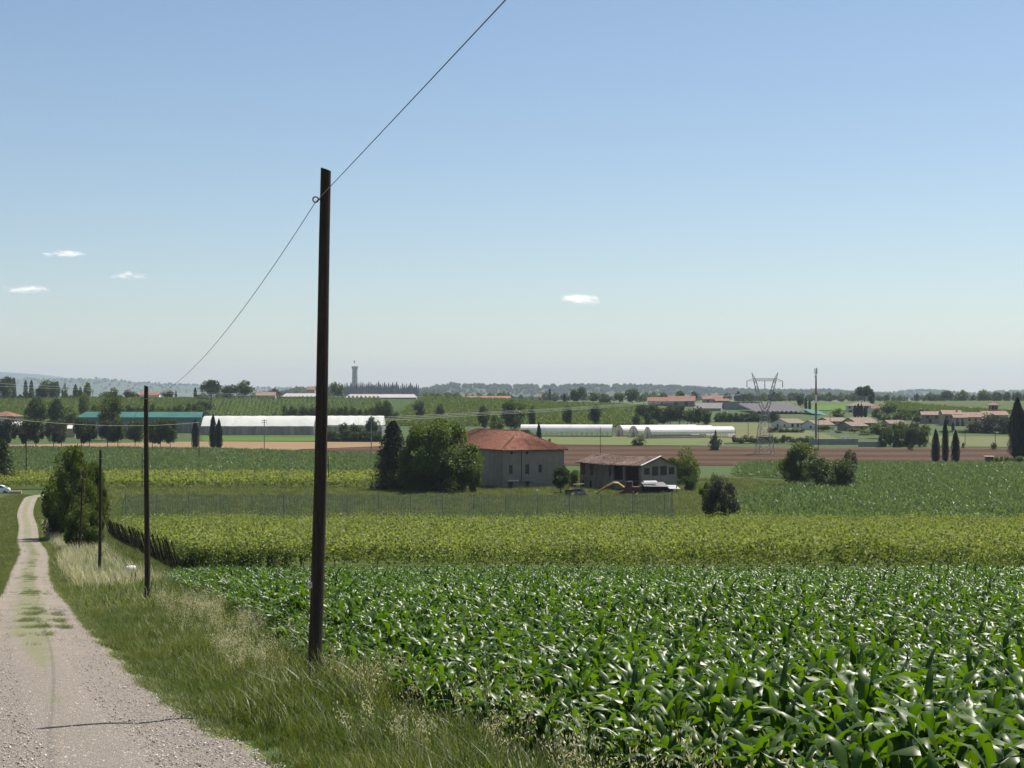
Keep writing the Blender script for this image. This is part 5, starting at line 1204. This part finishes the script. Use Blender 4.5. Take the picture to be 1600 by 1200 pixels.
def square_tower():
    y = 768; x, _, z = gp(1548, y); e = empty('square_tower', (x, y, z), R(-3), 'square brick villa tower with overhanging flat tiled roof', 'tower'); H = PZ(633, y) - z
    mb = MB(); mb.box(0, 3.7, 0, 3.7, 0, H - 2.2)
    for a_, b_ in ((0, 0), (3.1, 0), (0, 3.1), (3.1, 3.1), (1.6, 0)): mb.box(a_, a_ + .6, b_, b_ + .6, H - 2.2, H)
    mb.build('wall', M['brick'], e); MB().box(.6, 3.1, .7, 3.0, H - 2.2, H).build('louvre', M['void'], e)
    MB().box(-.3, 4.0, -.3, 4.0, H - 2.35, H - 2.1).build('cornice', M['tanwall'], e)
    mb = MB(); mb.add([(-.9, -.9, H), (4.6, -.9, H), (4.6, 4.6, H), (-.9, 4.6, H), (1.85, 1.85, H + 1.5), (-.9, -.9, H - .25), (4.6, -.9, H - .25), (4.6, 4.6, H - .25), (-.9, 4.6, H - .25)], [(0, 1, 4), (1, 2, 4), (2, 3, 4), (3, 0, 4), (5, 8, 7, 6), (0, 5, 6, 1), (1, 6, 7, 2), (2, 7, 8, 3), (3, 8, 5, 0)]); mb.build('roof', M['tile_tan'], e)
    MB().box(1.2, 2.4, -.05, -.004, H - 5.5, H - 3.5).build('window', M['shutter'], e)
square_tower()
# far farm with red roofs, grey shed and concrete pits
house(1012, 1060, R(-8), 17, 14, 3.4, 2.6, 'red roofed farmhouse, left of the red roofed farm group', 'greywall', 'tile_far', wins=((3, 1.2, 1.5, 1.6), (9, 1.2, 1.5, 1.8)))
house(1044, 1050, R(-8), 18, 16, 4.0, 3.2, 'biggest red roofed barn in the red roofed farm group', 'greywall', 'tile_far', wins=((4, .4, 2.5, 2.8), (11, .4, 2.5, 2.8)), name='barn', cat='barn')
house(1098, 1120, R(-5), 14, 12, 4.2, 2.4, 'red roofed house, right end of the red roofed farm group', 'tanwall', 'tile_far', wins=((3, 1.8, 1.5, 1.8), (8, 1.8, 1.5, 1.8)))
house(1118, 1045, R(-5), 9, 10, 4.4, 1.4, 'small red roofed store right above the concrete wall', 'brick', 'tile_far', name='barn', cat='barn')
house(1086, 960, R(-14), 16, 13, 2.0, 3.2, 'grey roofed shed below the red roofed farm group', 'concrete', 'greyroof', name='barn', cat='shed')
def block_wall(px0, px1, top, y, label, name='concrete_wall', mat='concrete', th=.5, panel=3.0):
    x, _, z = gp((px0 + px1) / 2, y); x0, x1 = PX(px0, y), PX(px1, y); H = PZ(top, y) - z; e = empty(name, (x0, y, z - .3), 0, label, 'wall')
    MB().box(0, x1 - x0, 0, th, 0, H + .3).build('wall', M[mat], e)
    mb = MB()
    for t in np.arange(0, x1 - x0, panel): mb.box(t, t + .25, -.18, -.003, 0, H + .2)
    mb.build('rib', M[mat], e); MB().box(-.05, x1 - x0 + .05, -.22, th + .05, H + .3, H + .45).build('coping', M['stucco'], e)
block_wall(1118, 1186, 628, 985, 'tall ribbed grey concrete wall below the red roofed farm')
def net_house():
    y = 890; x, _, z = gp(1182, y); x1 = PX(1268, y); L = x1 - x; e = empty('net_greenhouse', (x, y, z - .2), 0, 'wide grey multi span net house behind the lattice pylon', 'greenhouse'); H = PZ(644, y) - z; n = 12; w = L / n
    for i in range(n):
        mb = MB(); rows = 24
        V = [(w * i + w * j / 4, rr, H + .9 * math.sin(math.pi * j / 4) +   .05 * rr * (1 if rr else 0)) for rr in (0, 70) for j in range(5)]
        V = [(v[0], v[1], v[2] + (Tz(x + v[0], y + v[1]) - z if v[1] else 0) * .75) for v in V]
        mb.add(V, [(j, j + 1, j + 6, j + 5) for j in range(4)]); mb.build('roof_span', M['greyroof'], e)
    MB().box(0, L, .3, .4, 0, H).build('side_net', M['void'], e)
    for i in range(n + 1): MB().tube([(w * i, 0, 0), (w * i, 0, H)], .12, 5).build('post', M['metal'], e)
net_house()
def small_teal():
    y = 870; x, _, z = gp(1268, y); L = PX(1295, y) - x; e = empty('net_greenhouse', (x, y, z - .2), 0, 'small teal netted shelter right of the grey net house', 'greenhouse'); H = PZ(645, y) - z
    MB().slab([(0, 0, H), (L, 0, H - 1.4), (L, 30, H + 1.2), (0, 30, H + 2.5)], .1).build('roof', M['teal'], e)
    for i in range(4): MB().tube([(L * i / 3, .2, 0), (L * i / 3, .2, H - 1.4 * i / 3)], .1, 5).build('post', M['metal'], e)
    MB().box(0, L, .5, .6, 0, H - 1.5).build('side_net', M['void'], e)
small_teal()
block_wall(1264, 1341, 686.5, 545, 'long grey garden wall before the bungalows', panel=4)
block_wall(1341, 1374, 691, 530, 'lower grey wall section at the left of the tall hedge', panel=3)
# long pale roofed barns on the crest
def long_barn(px0, px1, py, y, dep, label):
    x0, x1 = PX(px0, y), PX(px1, y); z = Tz((x0 + x1) / 2, y); H = PZ(py, y) - z; e = empty('long_barn', (x0, y, z), 0, label, 'barn'); L = x1 - x0
    MB().box(0, L, 0, dep, 0, H).build('wall', M['greywall'], e)
    mb = MB(); mb.slab([(-1, -1, H - .1), (L + 1, -1, H - .1), (L - 2, dep / 2, H + 2.6), (2, dep / 2, H + 2.6)], .2); mb.slab([(2, dep / 2 + .01, H + 2.6), (L - 2, dep / 2 + .01, H + 2.6), (L + 1, dep + 1, H - .1), (-1, dep + 1, H - .1)], .2); mb.build('roof', M['metalroof'], e)
    mb = MB(); mb.tube([(2, dep / 2, H + 2.75), (L - 2, dep / 2, H + 2.75)], .25, 6); mb.build('ridge_cap', M['tile'], e)
long_barn(441, 494, 619.5, 1190, 16, 'long barn with pale roof on the crest left of the nearest pole')
long_barn(541, 650, 621.0, 1180, 16, 'longest barn with pale roof on the crest right of the nearest pole')
house(480, 1240, 0, 6, 6, 10.5, 2.2, 'small square house rising behind the left long barn', 'tanwall', 'tile_brown')
house(400, 1230, 0, 15, 10, 5.6, 2.5, 'brown roofed farm building behind the left hill trees', 'greywall', 'tile_brown')
house(218, 1200, R(6), 15, 11, 5.2, 2.6, 'red roofed house on the skyline beside the second pole', 'creamwall', 'tile_far', wins=((2, 1.5, 2, 1.6), (7, 1.5, 2, 1.6)))
house(720, 1400, 0, 45, 18, 3.6, 2.4, 'low pinkish roofed barn on the plain above the slope', 'tanwall', 'tile_far', name='barn', cat='barn')
house(843, 2000, 0, 12, 12, 6, 4, 'tiny red roofed farmhouse among far trees', 'tanwall', 'tile_far')
# left edge house and shed
house(-14, 640, R(-4), 8.8, 10, 7.2, 2.0, 'house with wide red brown roof at the left edge', 'creamwall', 'tile_far', True, wins=((2.5, 4.2, 1.2, 1.6), (6.2, 4.2, 1.2, 1.6)), oh=1.1)
house(12, 618, R(-3), 5.2, 7, 4.0, 1.6, 'low shed with bright white roof right of the red roofed house', 'greywall', 'film')
house(103, 600, 0, 3.4, 4, 3.8, 1.0, 'small pale hut with pink wall left of the teal greenhouse', 'tanwall', 'film')

# ---------------------------------------------------------------- stone memorial tower
def stone_tower():
    y = 3350; x = PX(554.5, y); z = -6; s = y / F; zt = PZ(572.5, y) - z
    e = empty('stone_tower', (x, y, z), 0, 'tall round stone tower with widened battlement and flagpole rising from dark conifers', 'tower')
    prof = [(0, 8.5), (PZ(604, y) - z, 8.2), (PZ(600, y) - z, 7.0), (PZ(598, y) - z, 6.4), (zt - 7, 5.6), (zt - 5.6, 6.7)]
    MB().tube([(0, 0, p[0]) for p in prof], [p[1] for p in prof], 28).build('shaft', M['stone'], e)
    mb = MB(); mb.tube([(0, 0, zt - 5.55), (0, 0, zt - 1.4)], [7.0, 7.1], 28)
    for k in range(14):
        t = 2 * math.pi * k / 14; mb.bar((6.4 * math.cos(t), 6.4 * math.sin(t), zt - 1.39), (6.4 * math.cos(t), 6.4 * math.sin(t), zt + .3), .9)
    mb.build('battlement', M['stone'], e)
    fp = MB().tube([(0, 0, zt - 1.3), (0, 0, PZ(563, y) - z)], [.5, .3], 6).build('flagpole', M['white'], e)
    MB().box(-2.6, -.3, -.1, .1, PZ(566.5, y) - z, PZ(563.5, y) - z).build('flag', M['redband'], fp)
    for k in range(4): MB().box(-.7, .7, -6.85 + .18 * k, -6.2, 22 + 8 * k, 25 + 8 * k).build('window', M['void'], e)
stone_tower()
# ---------------------------------------------------------------- wooden poles along the track
def wooden_pole(px_top, py_top, y, px_base, H=None, rt=.062, rb=.088, label='', ring=True, plate=False, slant=.022):
    xb = PX(px_base, y); zb = Tz(xb, y); xt, zt = PX(px_top, y), PZ(py_top, y)
    e = empty('telephone_pole', (xb, y, zb), 0, label, 'pole')
    n = 14; pts = []; k = 9; V = []; fs = []
    for i in range(k + 1):
        t = i / k; c = Vector(((xt - xb) * t + .012 * math.sin(t * 5 + y), .01 * math.sin(t * 4), -.25 + (zt - zb + .25) * t)); rad = rb + (rt - rb) * t
        for j in range(n):
            a = 2 * math.pi * j / n; rr = rad * (1 + .035 * math.sin(3 * a + t * 4) + random.uniform(-.012, .012))
            V.append((c.x + rr * math.cos(a), c.y + rr * math.sin(a), c.z + (-slant * math.cos(a) if i == k else 0)))
    for i in range(k):
        for j in range(n): fs.append((i * n + j, i * n + (j + 1) % n, (i + 1) * n + (j + 1) % n, (i + 1) * n + j))
    fs.append(tuple(k * n + j for j in range(n)))
    MB().add(V, fs).build('shaft', M['wood'], e, smooth=False)
    h = zt - zb
    def at(t, off): return Vector(((xt - xb) * t + off[0], off[1], h * t + off[2]))
    wire_pt = None
    if ring:
        t = 1 - .36 / h; rad = rb + (rt - rb) * t; c = at(t, (-rad - .065, 0, 0)); mb = MB()
        mb.tube([c + Vector((.033 * math.cos(a), 0, .033 * math.sin(a))) for a in np.linspace(0, 2 * math.pi, 15)], .009, 6, False); mb.tube([c + Vector((.034, 0, 0)), c + Vector((.085, 0, 0))], .009, 6)
        mb.build('eye_bolt', M['iron'], e); wire_pt = e.location + c + Vector((0, 0, -.03))
    if plate:
        t = (1106 - 911) / 841; p = at(t, (-.055, -.098, 0)); pl = MB().box(p.x - .026, p.x + .022, p.y - .006, p.y, p.z - .035, p.z + .033).build('number_plate', M['white'], e)
        MB().box(p.x - .007, p.x + .006, p.y - .009, p.y - .0065, p.z - .012, p.z + .012).build('mark', M['black'], pl)
    return wire_pt
P1 = wooden_pole(511, 265, 18.5, 488.5, label='tall dark wooden pole, nearest, rising against the sky by the maize', plate=True)
P2 = wooden_pole(229, 603, 44.8, 229.5, label='dark wooden pole by the track, second along the row', ring=True)
P3 = wooden_pole(157.5, 703, 75, 155, label='leaning dark wooden pole by the track, third along the row')
P4 = wooden_pole(129.5, 735, 118, 123.5, label='dark wooden pole by pale dry grass, fourth along the row')
P5 = wooden_pole(113.5, 741, 145, 112, label='thin pole half lost against the tall bush, fifth along the row', ring=False, rt=.05, rb=.07)
P6 = wooden_pole(93.5, 744, 176, 91, label='reddish wooden pole against the dark bush, sixth along the row')
P7 = wooden_pole(85, 742, 205, 84, label='pale weathered pole, farthest along the row', ring=False)
def wire(name, A, B, sag, rad, mat, label, n=40, ext=None):
    A, B = Vector(A), Vector(B); pts = [A.lerp(B, i / n) + Vector((0, 0, -4 * sag * (i / n) * (1 - i / n))) for i in range(n + 1)]
    mb = MB().tube(pts, rad, 5, True); o = mb.build(name, M[mat], smooth=True); return tag(o, label, 'wire')
# towards the viewer: the next pole stands behind the camera
t = Vector((5.9, -8.0, 2.0)); Y0 = 9.0
d0 = Vector((PX(785, Y0), Y0, PZ(0, Y0)))
end = P1 + (d0 - P1) * (26 / (18.5 - Y0))
wire('telephone_wire', P1, end, .02, .0045, 'wire', 'thin wire rising from the nearest pole out of the top of the view')
wire('telephone_wire', P1, P2, .55, .0048, 'wire', 'thin wire sagging from the nearest pole to the second pole')
wire('telephone_wire', P2, P3, .55, .005, 'wire', 'thin wire sagging from the second pole to the third pole')
wire('telephone_wire', P3, P4, .6, .005, 'wire', 'thin wire sagging from the third pole to the fourth pole')
wire('telephone_wire', P4, P6, .7, .005, 'wire', 'thin wire sagging from the fourth pole along the bush')

# ---------------------------------------------------------------- slender posts in the fields
def field_pole(px, top, y, label, cross=0, r=.11, mat='wood', arms=1):
    x, _, z = gp(px, y); h = PZ(top, y) - z; e = empty('utility_pole', (x, y, z), .1, label, 'pole')
    MB().tube([(0, 0, -.2), (0, 0, h)], [r * 1.15, r * .8], 7).build('shaft', M[mat], e)
    if cross:
        for k in range(arms):
            zz = h * (1 - .05 - .06 * k); c = MB().box(-cross, cross, -.06, .06, zz, zz + .14).build('crossarm', M['metal'], e)
            for s in (-1, 0, 1): MB().tube([(s * cross * .9, 0, zz + .14), (s * cross * .9, 0, zz + .5)], .07, 6).build('insulator', M['white'], c)
    return Vector((x, y, z + h))
field_pole(41, 668, 330, 'thin dark pole in the left maize field near the left edge')
field_pole(222, 708, 290, 'short dark post beside the second pole in the narrow vineyard', r=.09)
Q = field_pole(311, 660, 430, 'thin dark pole at the single clipped cypress')
field_pole(413, 655, 494, 'grey pole with crossarm before the white greenhouse', .75, .14, 'metal', 2)
field_pole(513, 713, 300, 'short dark post right of the nearest pole in the narrow vineyard', r=.09)
Q2 = field_pole(580, 651, 405, 'grey pole with crossarm left of the dark conifer', .7, .13, 'metal', 2)
field_pole(938, 668, 450, 'thin pole rising behind the ruined barn roof', r=.09)
field_pole(1279, 655, 500, 'thin dark pole just right of the telecom mast', r=.1)
field_pole(1169, 661, 600, 'thin post in the pale meadow left of the pylon', r=.12)
field_pole(1425, 672, 500, 'thin post rising from the small round bush before the hedge', r=.1)
field_pole(1508, 676, 540, 'short thin post in the pale meadow below the villa', r=.1)
field_pole(1555, 668, 512, 'thin post rising from the small round bush below the villa tower', r=.1)
field_pole(1297, 645, 700, 'thin pole among the bungalow roofs', r=.12)
# cables crossing the valley, their sun glint painted as a pale colour
wire('overhead_cable', (PX(-60, 300), 300, PZ(645.5, 300)), Q, 1.6, .034, 'cable', 'pale cable crossing from the left edge to the pole at the clipped cypress')
for k, (a, b) in enumerate(((596, 619), (600.5, 619.6))):
    wire('overhead_cable', (PX(-60, 420), 420, PZ(a, 420)), (PX(660, 900), 900, PZ(b, 900)), 1.5, .03, 'cable', ['upper', 'lower'][k] + ' of two pale cables running above the left trees')
for k, (a, b) in enumerate(((654.0, 615.5), (656.5, 616.2), (659.2, 617.6))):
    wire('overhead_cable', Q2 + Vector((.5 * (k - 1), 0, PZ(a, 405) - PZ(652.5, 405))), (PX(1158, 1000), 1000 + k, PZ(b, 1000)), 1.2, .038, 'cable', ['topmost', 'middle', 'lowest'][k] + ' of three pale power lines climbing right above the farmhouse')

# ---------------------------------------------------------------- lattice pylon
def pylon():
    y = 478; x, _, z = gp(1195, y); s = y / F
    e = empty('lattice_pylon', (x, y, z), R(6), 'tall grey lattice pylon with wide crossarm standing in the brown field edge', 'pylon')
    def H(py): return PZ(py, y) - z
    r = .058
    zw, zt = H(640), H(594); wb, wm, ww = 2.55, 1.7, .85
    mb = MB(); levels = [(0, wb), (H(697), 2.2), (H(682), 2.0), (H(670), 1.75), (H(659), 1.45), (H(649), 1.1), (zw, ww)]
    for (z0, w0), (z1, w1) in zip(levels[:-1], levels[1:]):
        for sx, sy in ((1, 1), (1, -1), (-1, -1), (-1, 1)): mb.bar((sx * w0, sy * w0, z0), (sx * w1, sy * w1, z1), r * 1.3)
        for (a, b) in (((1, 1), (1, -1)), ((1, -1), (-1, -1)), ((-1, -1), (-1, 1)), ((-1, 1), (1, 1))):
            mb.bar((a[0] * w0, a[1] * w0, z0), (b[0] * w1, b[1] * w1, z1), r); mb.bar((b[0] * w0, b[1] * w0, z0), (a[0] * w1, a[1] * w1, z1), r); mb.bar((a[0] * w1, a[1] * w1, z1), (b[0] * w1, b[1] * w1, z1), r)
    mb.build('body', M['metal'], e)
    xa = (1213.5 - 1195) * s
    for sg in (-1, 1):
        mb = MB(); n = 6
        L = [(Vector((sg * (ww + (xa - .5 - ww) * t), 0, zw + (zt - zw) * t)), .55 * (1 - .35 * t)) for t in np.linspace(0, 1, n + 1)]
        L[0] = (Vector((sg * .5, 0, zw)), .5)
        for (c0, w0), (c1, w1) in zip(L[:-1], L[1:]):
            q = [(1, 1), (1, -1), (-1, -1), (-1, 1)]
            for i, (sx, sy) in enumerate(q):
                nx = q[(i + 1) % 4]; mb.bar(c0 + Vector((sx * w0, sy * w0, 0)), c1 + Vector((sx * w1, sy * w1, 0)), r)
                mb.bar(c0 + Vector((sx * w0, sy * w0, 0)), c1 + Vector((nx[0] * w1, nx[1] * w1, 0)), r * .8)
        for sx, sy in ((1, 1), (1, -1), (-1, -1), (-1, 1)): mb.bar(L[-1][0] + Vector((sx * .36, sy * .36, 0)), (sg * (1216 - 1195) * s, 0, H(582)), r)
        mb.build('upright_arm', M['metal'], e)
    mb = MB(); xe = (1223.5 - 1195) * s; zz = H(595.2); zu = H(591.3)
    mb.bar((-xe, 0, zz), (xe, 0, zz), r * 1.2); 
    for sy in (-.45, .45):
        mb.bar((-xe, 0, zz), (-xa, sy, zu), r); mb.bar((xe, 0, zz), (xa, sy, zu), r); mb.bar((-xa, sy, zu), (xa, sy, zu), r); mb.bar((-xa, sy, zz), (xa, sy, zz), r)
        for t in np.linspace(-1, 1, 9)[:-1]: mb.bar((t * xa, sy, zz), ((t + .125) * xa, sy, zu), r * .8); mb.bar(((t + .125) * xa, sy, zu), ((t + .25) * xa, sy, zz), r * .8)
    mb.build('crossarm', M['metal'], e)
    for xx in (-xe, 0, xe): MB().tube([(xx, 0, zz), (xx, 0, zz - 2.0)], [.10, .13], 6).build('insulator', M['iron'], e)
    MB().bar((-4.2, 0, H(642)), (4.2, 0, H(642)), r * .6).build('brace', M['metal'], e)
pylon()
def mast():
    y = 560; x, _, z = gp(1275, y); e = empty('telecom_mast', (x, y, z), 0, 'slim red and white telecom mast with antenna panels on top', 'mast')
    def H(py): return PZ(py, y) - z
    for a, b, ra, rb, m in ((700, 642, .44, .40, 'metal'), (642, 630, .40, .38, 'redband'), (630, 617, .38, .36, 'white'), (617, 588, .35, .27, 'redband'), (588, 576, .2, .16, 'metal')):
        MB().tube([(0, 0, H(a) if a < 700 else -.3), (0, 0, H(b))], [ra, rb], 12).build('shaft', M[m], e)
    for k in range(3):
        t = 2 * math.pi * k / 3 + .5; MB().box(-.16, .16, -.10, .10, H(583.5), H(575)).build('antenna', M['white'], e).matrix_local = Matrix.Rotation(t, 4, 'Z') @ Matrix.Translation((0, -.5, 0))
    MB().tube([(0, 0, H(584.5)), (0, 0, H(584.0))], .55, 12).build('antenna_ring', M['metal'], e); MB().tube([(-.4, -.3, H(588)), (-.4, -.5, H(588))], .3, 10).build('dish', M['white'], e)
mast()

# ---------------------------------------------------------------- bluish net round the field behind the vineyard
def net_fence():
    y0 = 180.5; A, B = (PX(196, y0), y0), (PX(1046, 179.8), 179.8); n = 120; e = empty('net_fence', (A[0], A[1], Tz(*A)), 0, 'tall bluish see-through net strung on posts behind the vineyard', 'fence'); Hh = 4.3
    V = []; 
    for i in range(n + 1):
        t = i / n; x, y = A[0] + (B[0] - A[0]) * t, A[1] + (B[1] - A[1]) * t; z = Tz(x, y)
        V += [(x - A[0], y - A[1], z - Tz(*A)), (x - A[0], y - A[1], z - Tz(*A) + Hh - .12 * math.sin(t * n / 5 * math.pi) ** 2)]
    g = N('bluish_net'); v = g.coord(); w1 = g.n('TexWave', {'Vector': g.mapping(v, (1, 1, 1)), 'Scale': 1.1, 'Distortion': .5}).outputs['Fac']; nz = g.noise(.5, 4, .6, g.mapping(v, (1, 1, .2)))
    a = g.math('MULTIPLY_ADD', g.ramp(w1, .75, 1.0), .30, g.math('MULTIPLY_ADD', nz, .30, .08))
    sh = g.n('MixShader', {0: a, 1: g.n('BsdfTransparent').outputs[0], 2: g.bsdf((.20, .25, .29), .8, .2)}).outputs[0]
    M['net'] = g.done(sh)
    MB().add(V, [(2 * i, 2 * i + 2, 2 * i + 3, 2 * i + 1) for i in range(n)]).build('net', M['net'], e)
    for i in range(0, n + 1, 7):
        p = V[2 * i]; MB().tube([(p[0], p[1] + .06, p[2] - .3), (p[0], p[1] + .06, p[2] + Hh + .1)], .055, 6).build('post', M['metal'], e)
    p = V[-2]; MB().tube([(p[0] + .35, p[1], p[2] - .3), (p[0] + .25, p[1], p[2] + Hh + .25)], [.38, .16], 6).build('end_bundle', M['net'], e)
    q = V[0]; MB().tube([(q[0] - .9, q[1], q[2] - .2), (q[0], q[1], q[2] + Hh)], .05, 6).build('stay', M['metal'], e)
net_fence()

# ---------------------------------------------------------------- small things
def car():
    y = 274; x = PX(-21, y); z = Tz(x, y) - .1; e = empty('car', (x, y, z), R(8), 'white car half out of view at the bend of the track', 'car')
    prof = [(0, .35), (.02, .75), (.15, .95), (.75, 1.02), (1.25, 1.42), (1.7, 1.5), (2.6, 1.5), (3.15, 1.35), (3.65, 1.0), (3.95, .93), (4.05, .6), (4.0, .35)]
    n = len(prof); mb = MB(); w = .86; w2 = [w if p[1] < 1.05 else w * .82 for p in prof]
    mb.add([(p[0], -q, p[1]) for p, q in zip(prof, w2)] + [(p[0], q, p[1]) for p, q in zip(prof, w2)], [tuple(range(n)), tuple(range(n, 2 * n))] + [(i, (i + 1) % n, (i + 1) % n + n, i + n) for i in range(n)]); b = mb.build('body', M['carpaint'], e)
    MB().add([(1.05, -.80, 1.06), (1.4, -.735, 1.42), (2.0, -.735, 1.44), (2.0, -.80, 1.06)], [(0, 1, 2, 3)]).build('window', M['glass'], e); MB().add([(2.1, -.80, 1.06), (2.1, -.735, 1.44), (2.65, -.735, 1.42), (3.2, -.79, 1.08)], [(0, 1, 2, 3)]).build('window', M['glass'], e)
    MB().add([(3.16, -.66, 1.36), (3.16, .66, 1.36), (3.66, .72, 1.04), (3.66, -.72, 1.04)], [(0, 1, 2, 3)]).build('windscreen', M['glass'], e)
    for xx in (.8, 3.25):
        for s in (-1, 1): wheel(e, xx, s * .76, .31, .2)
    for s in (-1, 1): MB().box(4.02, 4.07, s * .6 - .14, s * .6 + .14, .62, .78).build('headlight', M['metal'], e)
    MB().box(3.98, 4.08, -.85, .85, .34, .52).build('bumper', M['iron'], e)
car()
x, y, z = gp(14, 272)
mb = MB(); mb.box(0, 2.1, 0, .7, -.1, .38); mb.box(-.05, 2.15, -.05, .75, .38, .45); o = mb.build('stone_slab', M['tanwall'], None, (x, y, z), .1); tag(o, 'pale pinkish stone slab lying right of the white car', 'slab')
def barrel():
    y = 78; x, _, z = gp(205, y); e = empty('barrel', (x, y, z + .33), .2, 'small white barrel lying on planks beside the second pole', 'barrel')
    MB().tube([(-.24, 0, .22), (-.18, 0, .22), (0, 0, .22), (.18, 0, .22), (.24, 0, .22)], [.19, .215, .225, .215, .19], 16).build('body', M['white'], e, smooth=True)
    for k in (-.12, .12): MB().tube([(k - .015, 0, .22), (k + .015, 0, .22)], .232, 16).build('hoop', M['metal'], e)
    e2 = empty('plank_platform', (x, y, z), .05, 'low brown plank platform carrying the white barrel', 'platform')
    MB().box(-.75, .75, -.35, .35, .25, .335).build('top', M['wood'], e2)
    for sx in (-.6, .6):
        for sy in (-.25, .25): MB().box(sx - .05, sx + .05, sy - .05, sy + .05, 0, .25).build('leg', M['wood'], e2)
barrel()
def shelter():
    y = 408; x, _, z = gp(1540, y); e = empty('field_shelter', (x, y, z), -.1, 'tiny field shelter with red sign between the cypresses and the low hedge', 'hut')
    mb = MB(); mb.box(0, .12, 0, 1.4, 0, 2.2).box(1.9, 2.02, 0, 1.4, 0, 2.2).box(.12, 1.9, 1.3, 1.4, 0, 2.2); mb.build('wall', M['concrete'], e)
    MB().slab([(-.3, -.4, 2.3), (2.3, -.4, 2.25), (2.3, 1.7, 2.5), (-.3, 1.7, 2.5)], .12).build('roof', M['tile_brown'], e); MB().box(.5, 1.1, -.03, .03, .4, 1.6).build('sign_board', M['redband'], e); MB().tube([(.8, .04, 0), (.8, .04, .5)], .04, 6).build('post', M['metal'], e)
shelter()
for i, (px, py, lb) in enumerate(((1303, 676, 'white slide like panel behind the garden wall'), (1317, 682, 'small white box behind the garden wall, left of two'), (1324, 682, 'small white box behind the garden wall, right of two'))):
    y = 560; x, _, z = gp(px, y); zt = PZ(py, y) - z
    if i == 0: mb = MB(); mb.slab([(-.9, 0, zt + .9), (-.4, 0, zt + .9), (1.5, 0, zt - .6), (1.0, 0, zt - .6)], .2); mb.box(-.9, -.8, .25, .35, 0, zt + .7); mb.box(1.1, 1.2, .25, .35, 0, zt - .6)
    else: mb = MB(); mb.box(-.5, .5, 0, .8, 0, zt); mb.box(-.55, .55, -.05, .85, zt, zt + .08)
    tag(mb.build('garden_slide' if i == 0 else 'garden_box', M['white'], None, (x, y, z)), lb, 'slide' if i == 0 else 'box')
# ---------------------------------------------------------------- haze, sky, sun, camera
def build_air():
    mb = MB(); mb.box(-8700, 8700, -130, 17200, -26, 300)
    g = N('air_haze'); g.t.nodes.remove(g.out); g.out = g.t.nodes.new('ShaderNodeOutputMaterial')
    pv = g.n('VolumePrincipled', {'Color': (.55, .655, .79, 1), 'Density': HAZE, 'Anisotropy': .15})
    g.t.links.new(pv.outputs[0], g.out.inputs['Volume'])
    o = mb.build('haze', g.m); tag(o, 'thin bluish summer haze over the whole valley', 'haze', kind='stuff')
HAZE = 7e-5
build_air()

SUN_EL, SUN_AZ = R(59), R(45)
w = bpy.data.worlds.new('World'); scene.world = w; w.use_nodes = True
nt = w.node_tree; bg = nt.nodes['Background']
sk = nt.nodes.new('ShaderNodeTexSky'); sk.sky_type = 'NISHITA'; sk.sun_disc = False; sk.sun_elevation = SUN_EL; sk.sun_rotation = SUN_AZ
sk.altitude = 100; sk.air_density = 1.0; sk.dust_density = .35; sk.ozone_density = 1.65
bg.inputs[1].default_value = .059; nt.links.new(sk.outputs[0], bg.inputs[0])
ld = bpy.data.lights.new('sun', 'SUN'); ld.energy = 4.8; ld.angle = R(.5); ld.color = (1, .945, .85)
lo = bpy.data.objects.new('sun', ld); COL.objects.link(lo)
sd = Vector((math.cos(SUN_EL) * math.sin(SUN_AZ), math.cos(SUN_EL) * math.cos(SUN_AZ), math.sin(SUN_EL)))
lo.rotation_euler = sd.to_track_quat('Z', 'Y').to_euler(); lo.location = (30, 30, 60)

cd = bpy.data.cameras.new('camera'); cam = bpy.data.objects.new('camera', cd); COL.objects.link(cam)
cd.sensor_width = 36; cd.lens = 36 * F / 1600; cd.shift_y = (HY - 600) / 1600; cd.clip_start = .05; cd.clip_end = 60000
cam.location = (0, 0, 0); cam.rotation_euler = (math.pi / 2, 0, 0); scene.camera = cam
vs = scene.view_settings; vs.view_transform = 'Standard'; vs.look = 'None'; vs.exposure = 0.91; vs.gamma = 1; vs.use_curve_mapping = False
scene.render.engine = 'CYCLES'
cy = scene.cycles; cy.max_bounces = 6; cy.diffuse_bounces = 3; cy.glossy_bounces = 2; cy.transmission_bounces = 4; cy.transparent_max_bounces = 64; cy.volume_bounces = 0
cy.use_denoising = True; cy.use_adaptive_sampling = True; cy.adaptive_threshold = .02
cy.caustics_reflective = False; cy.caustics_refractive = False
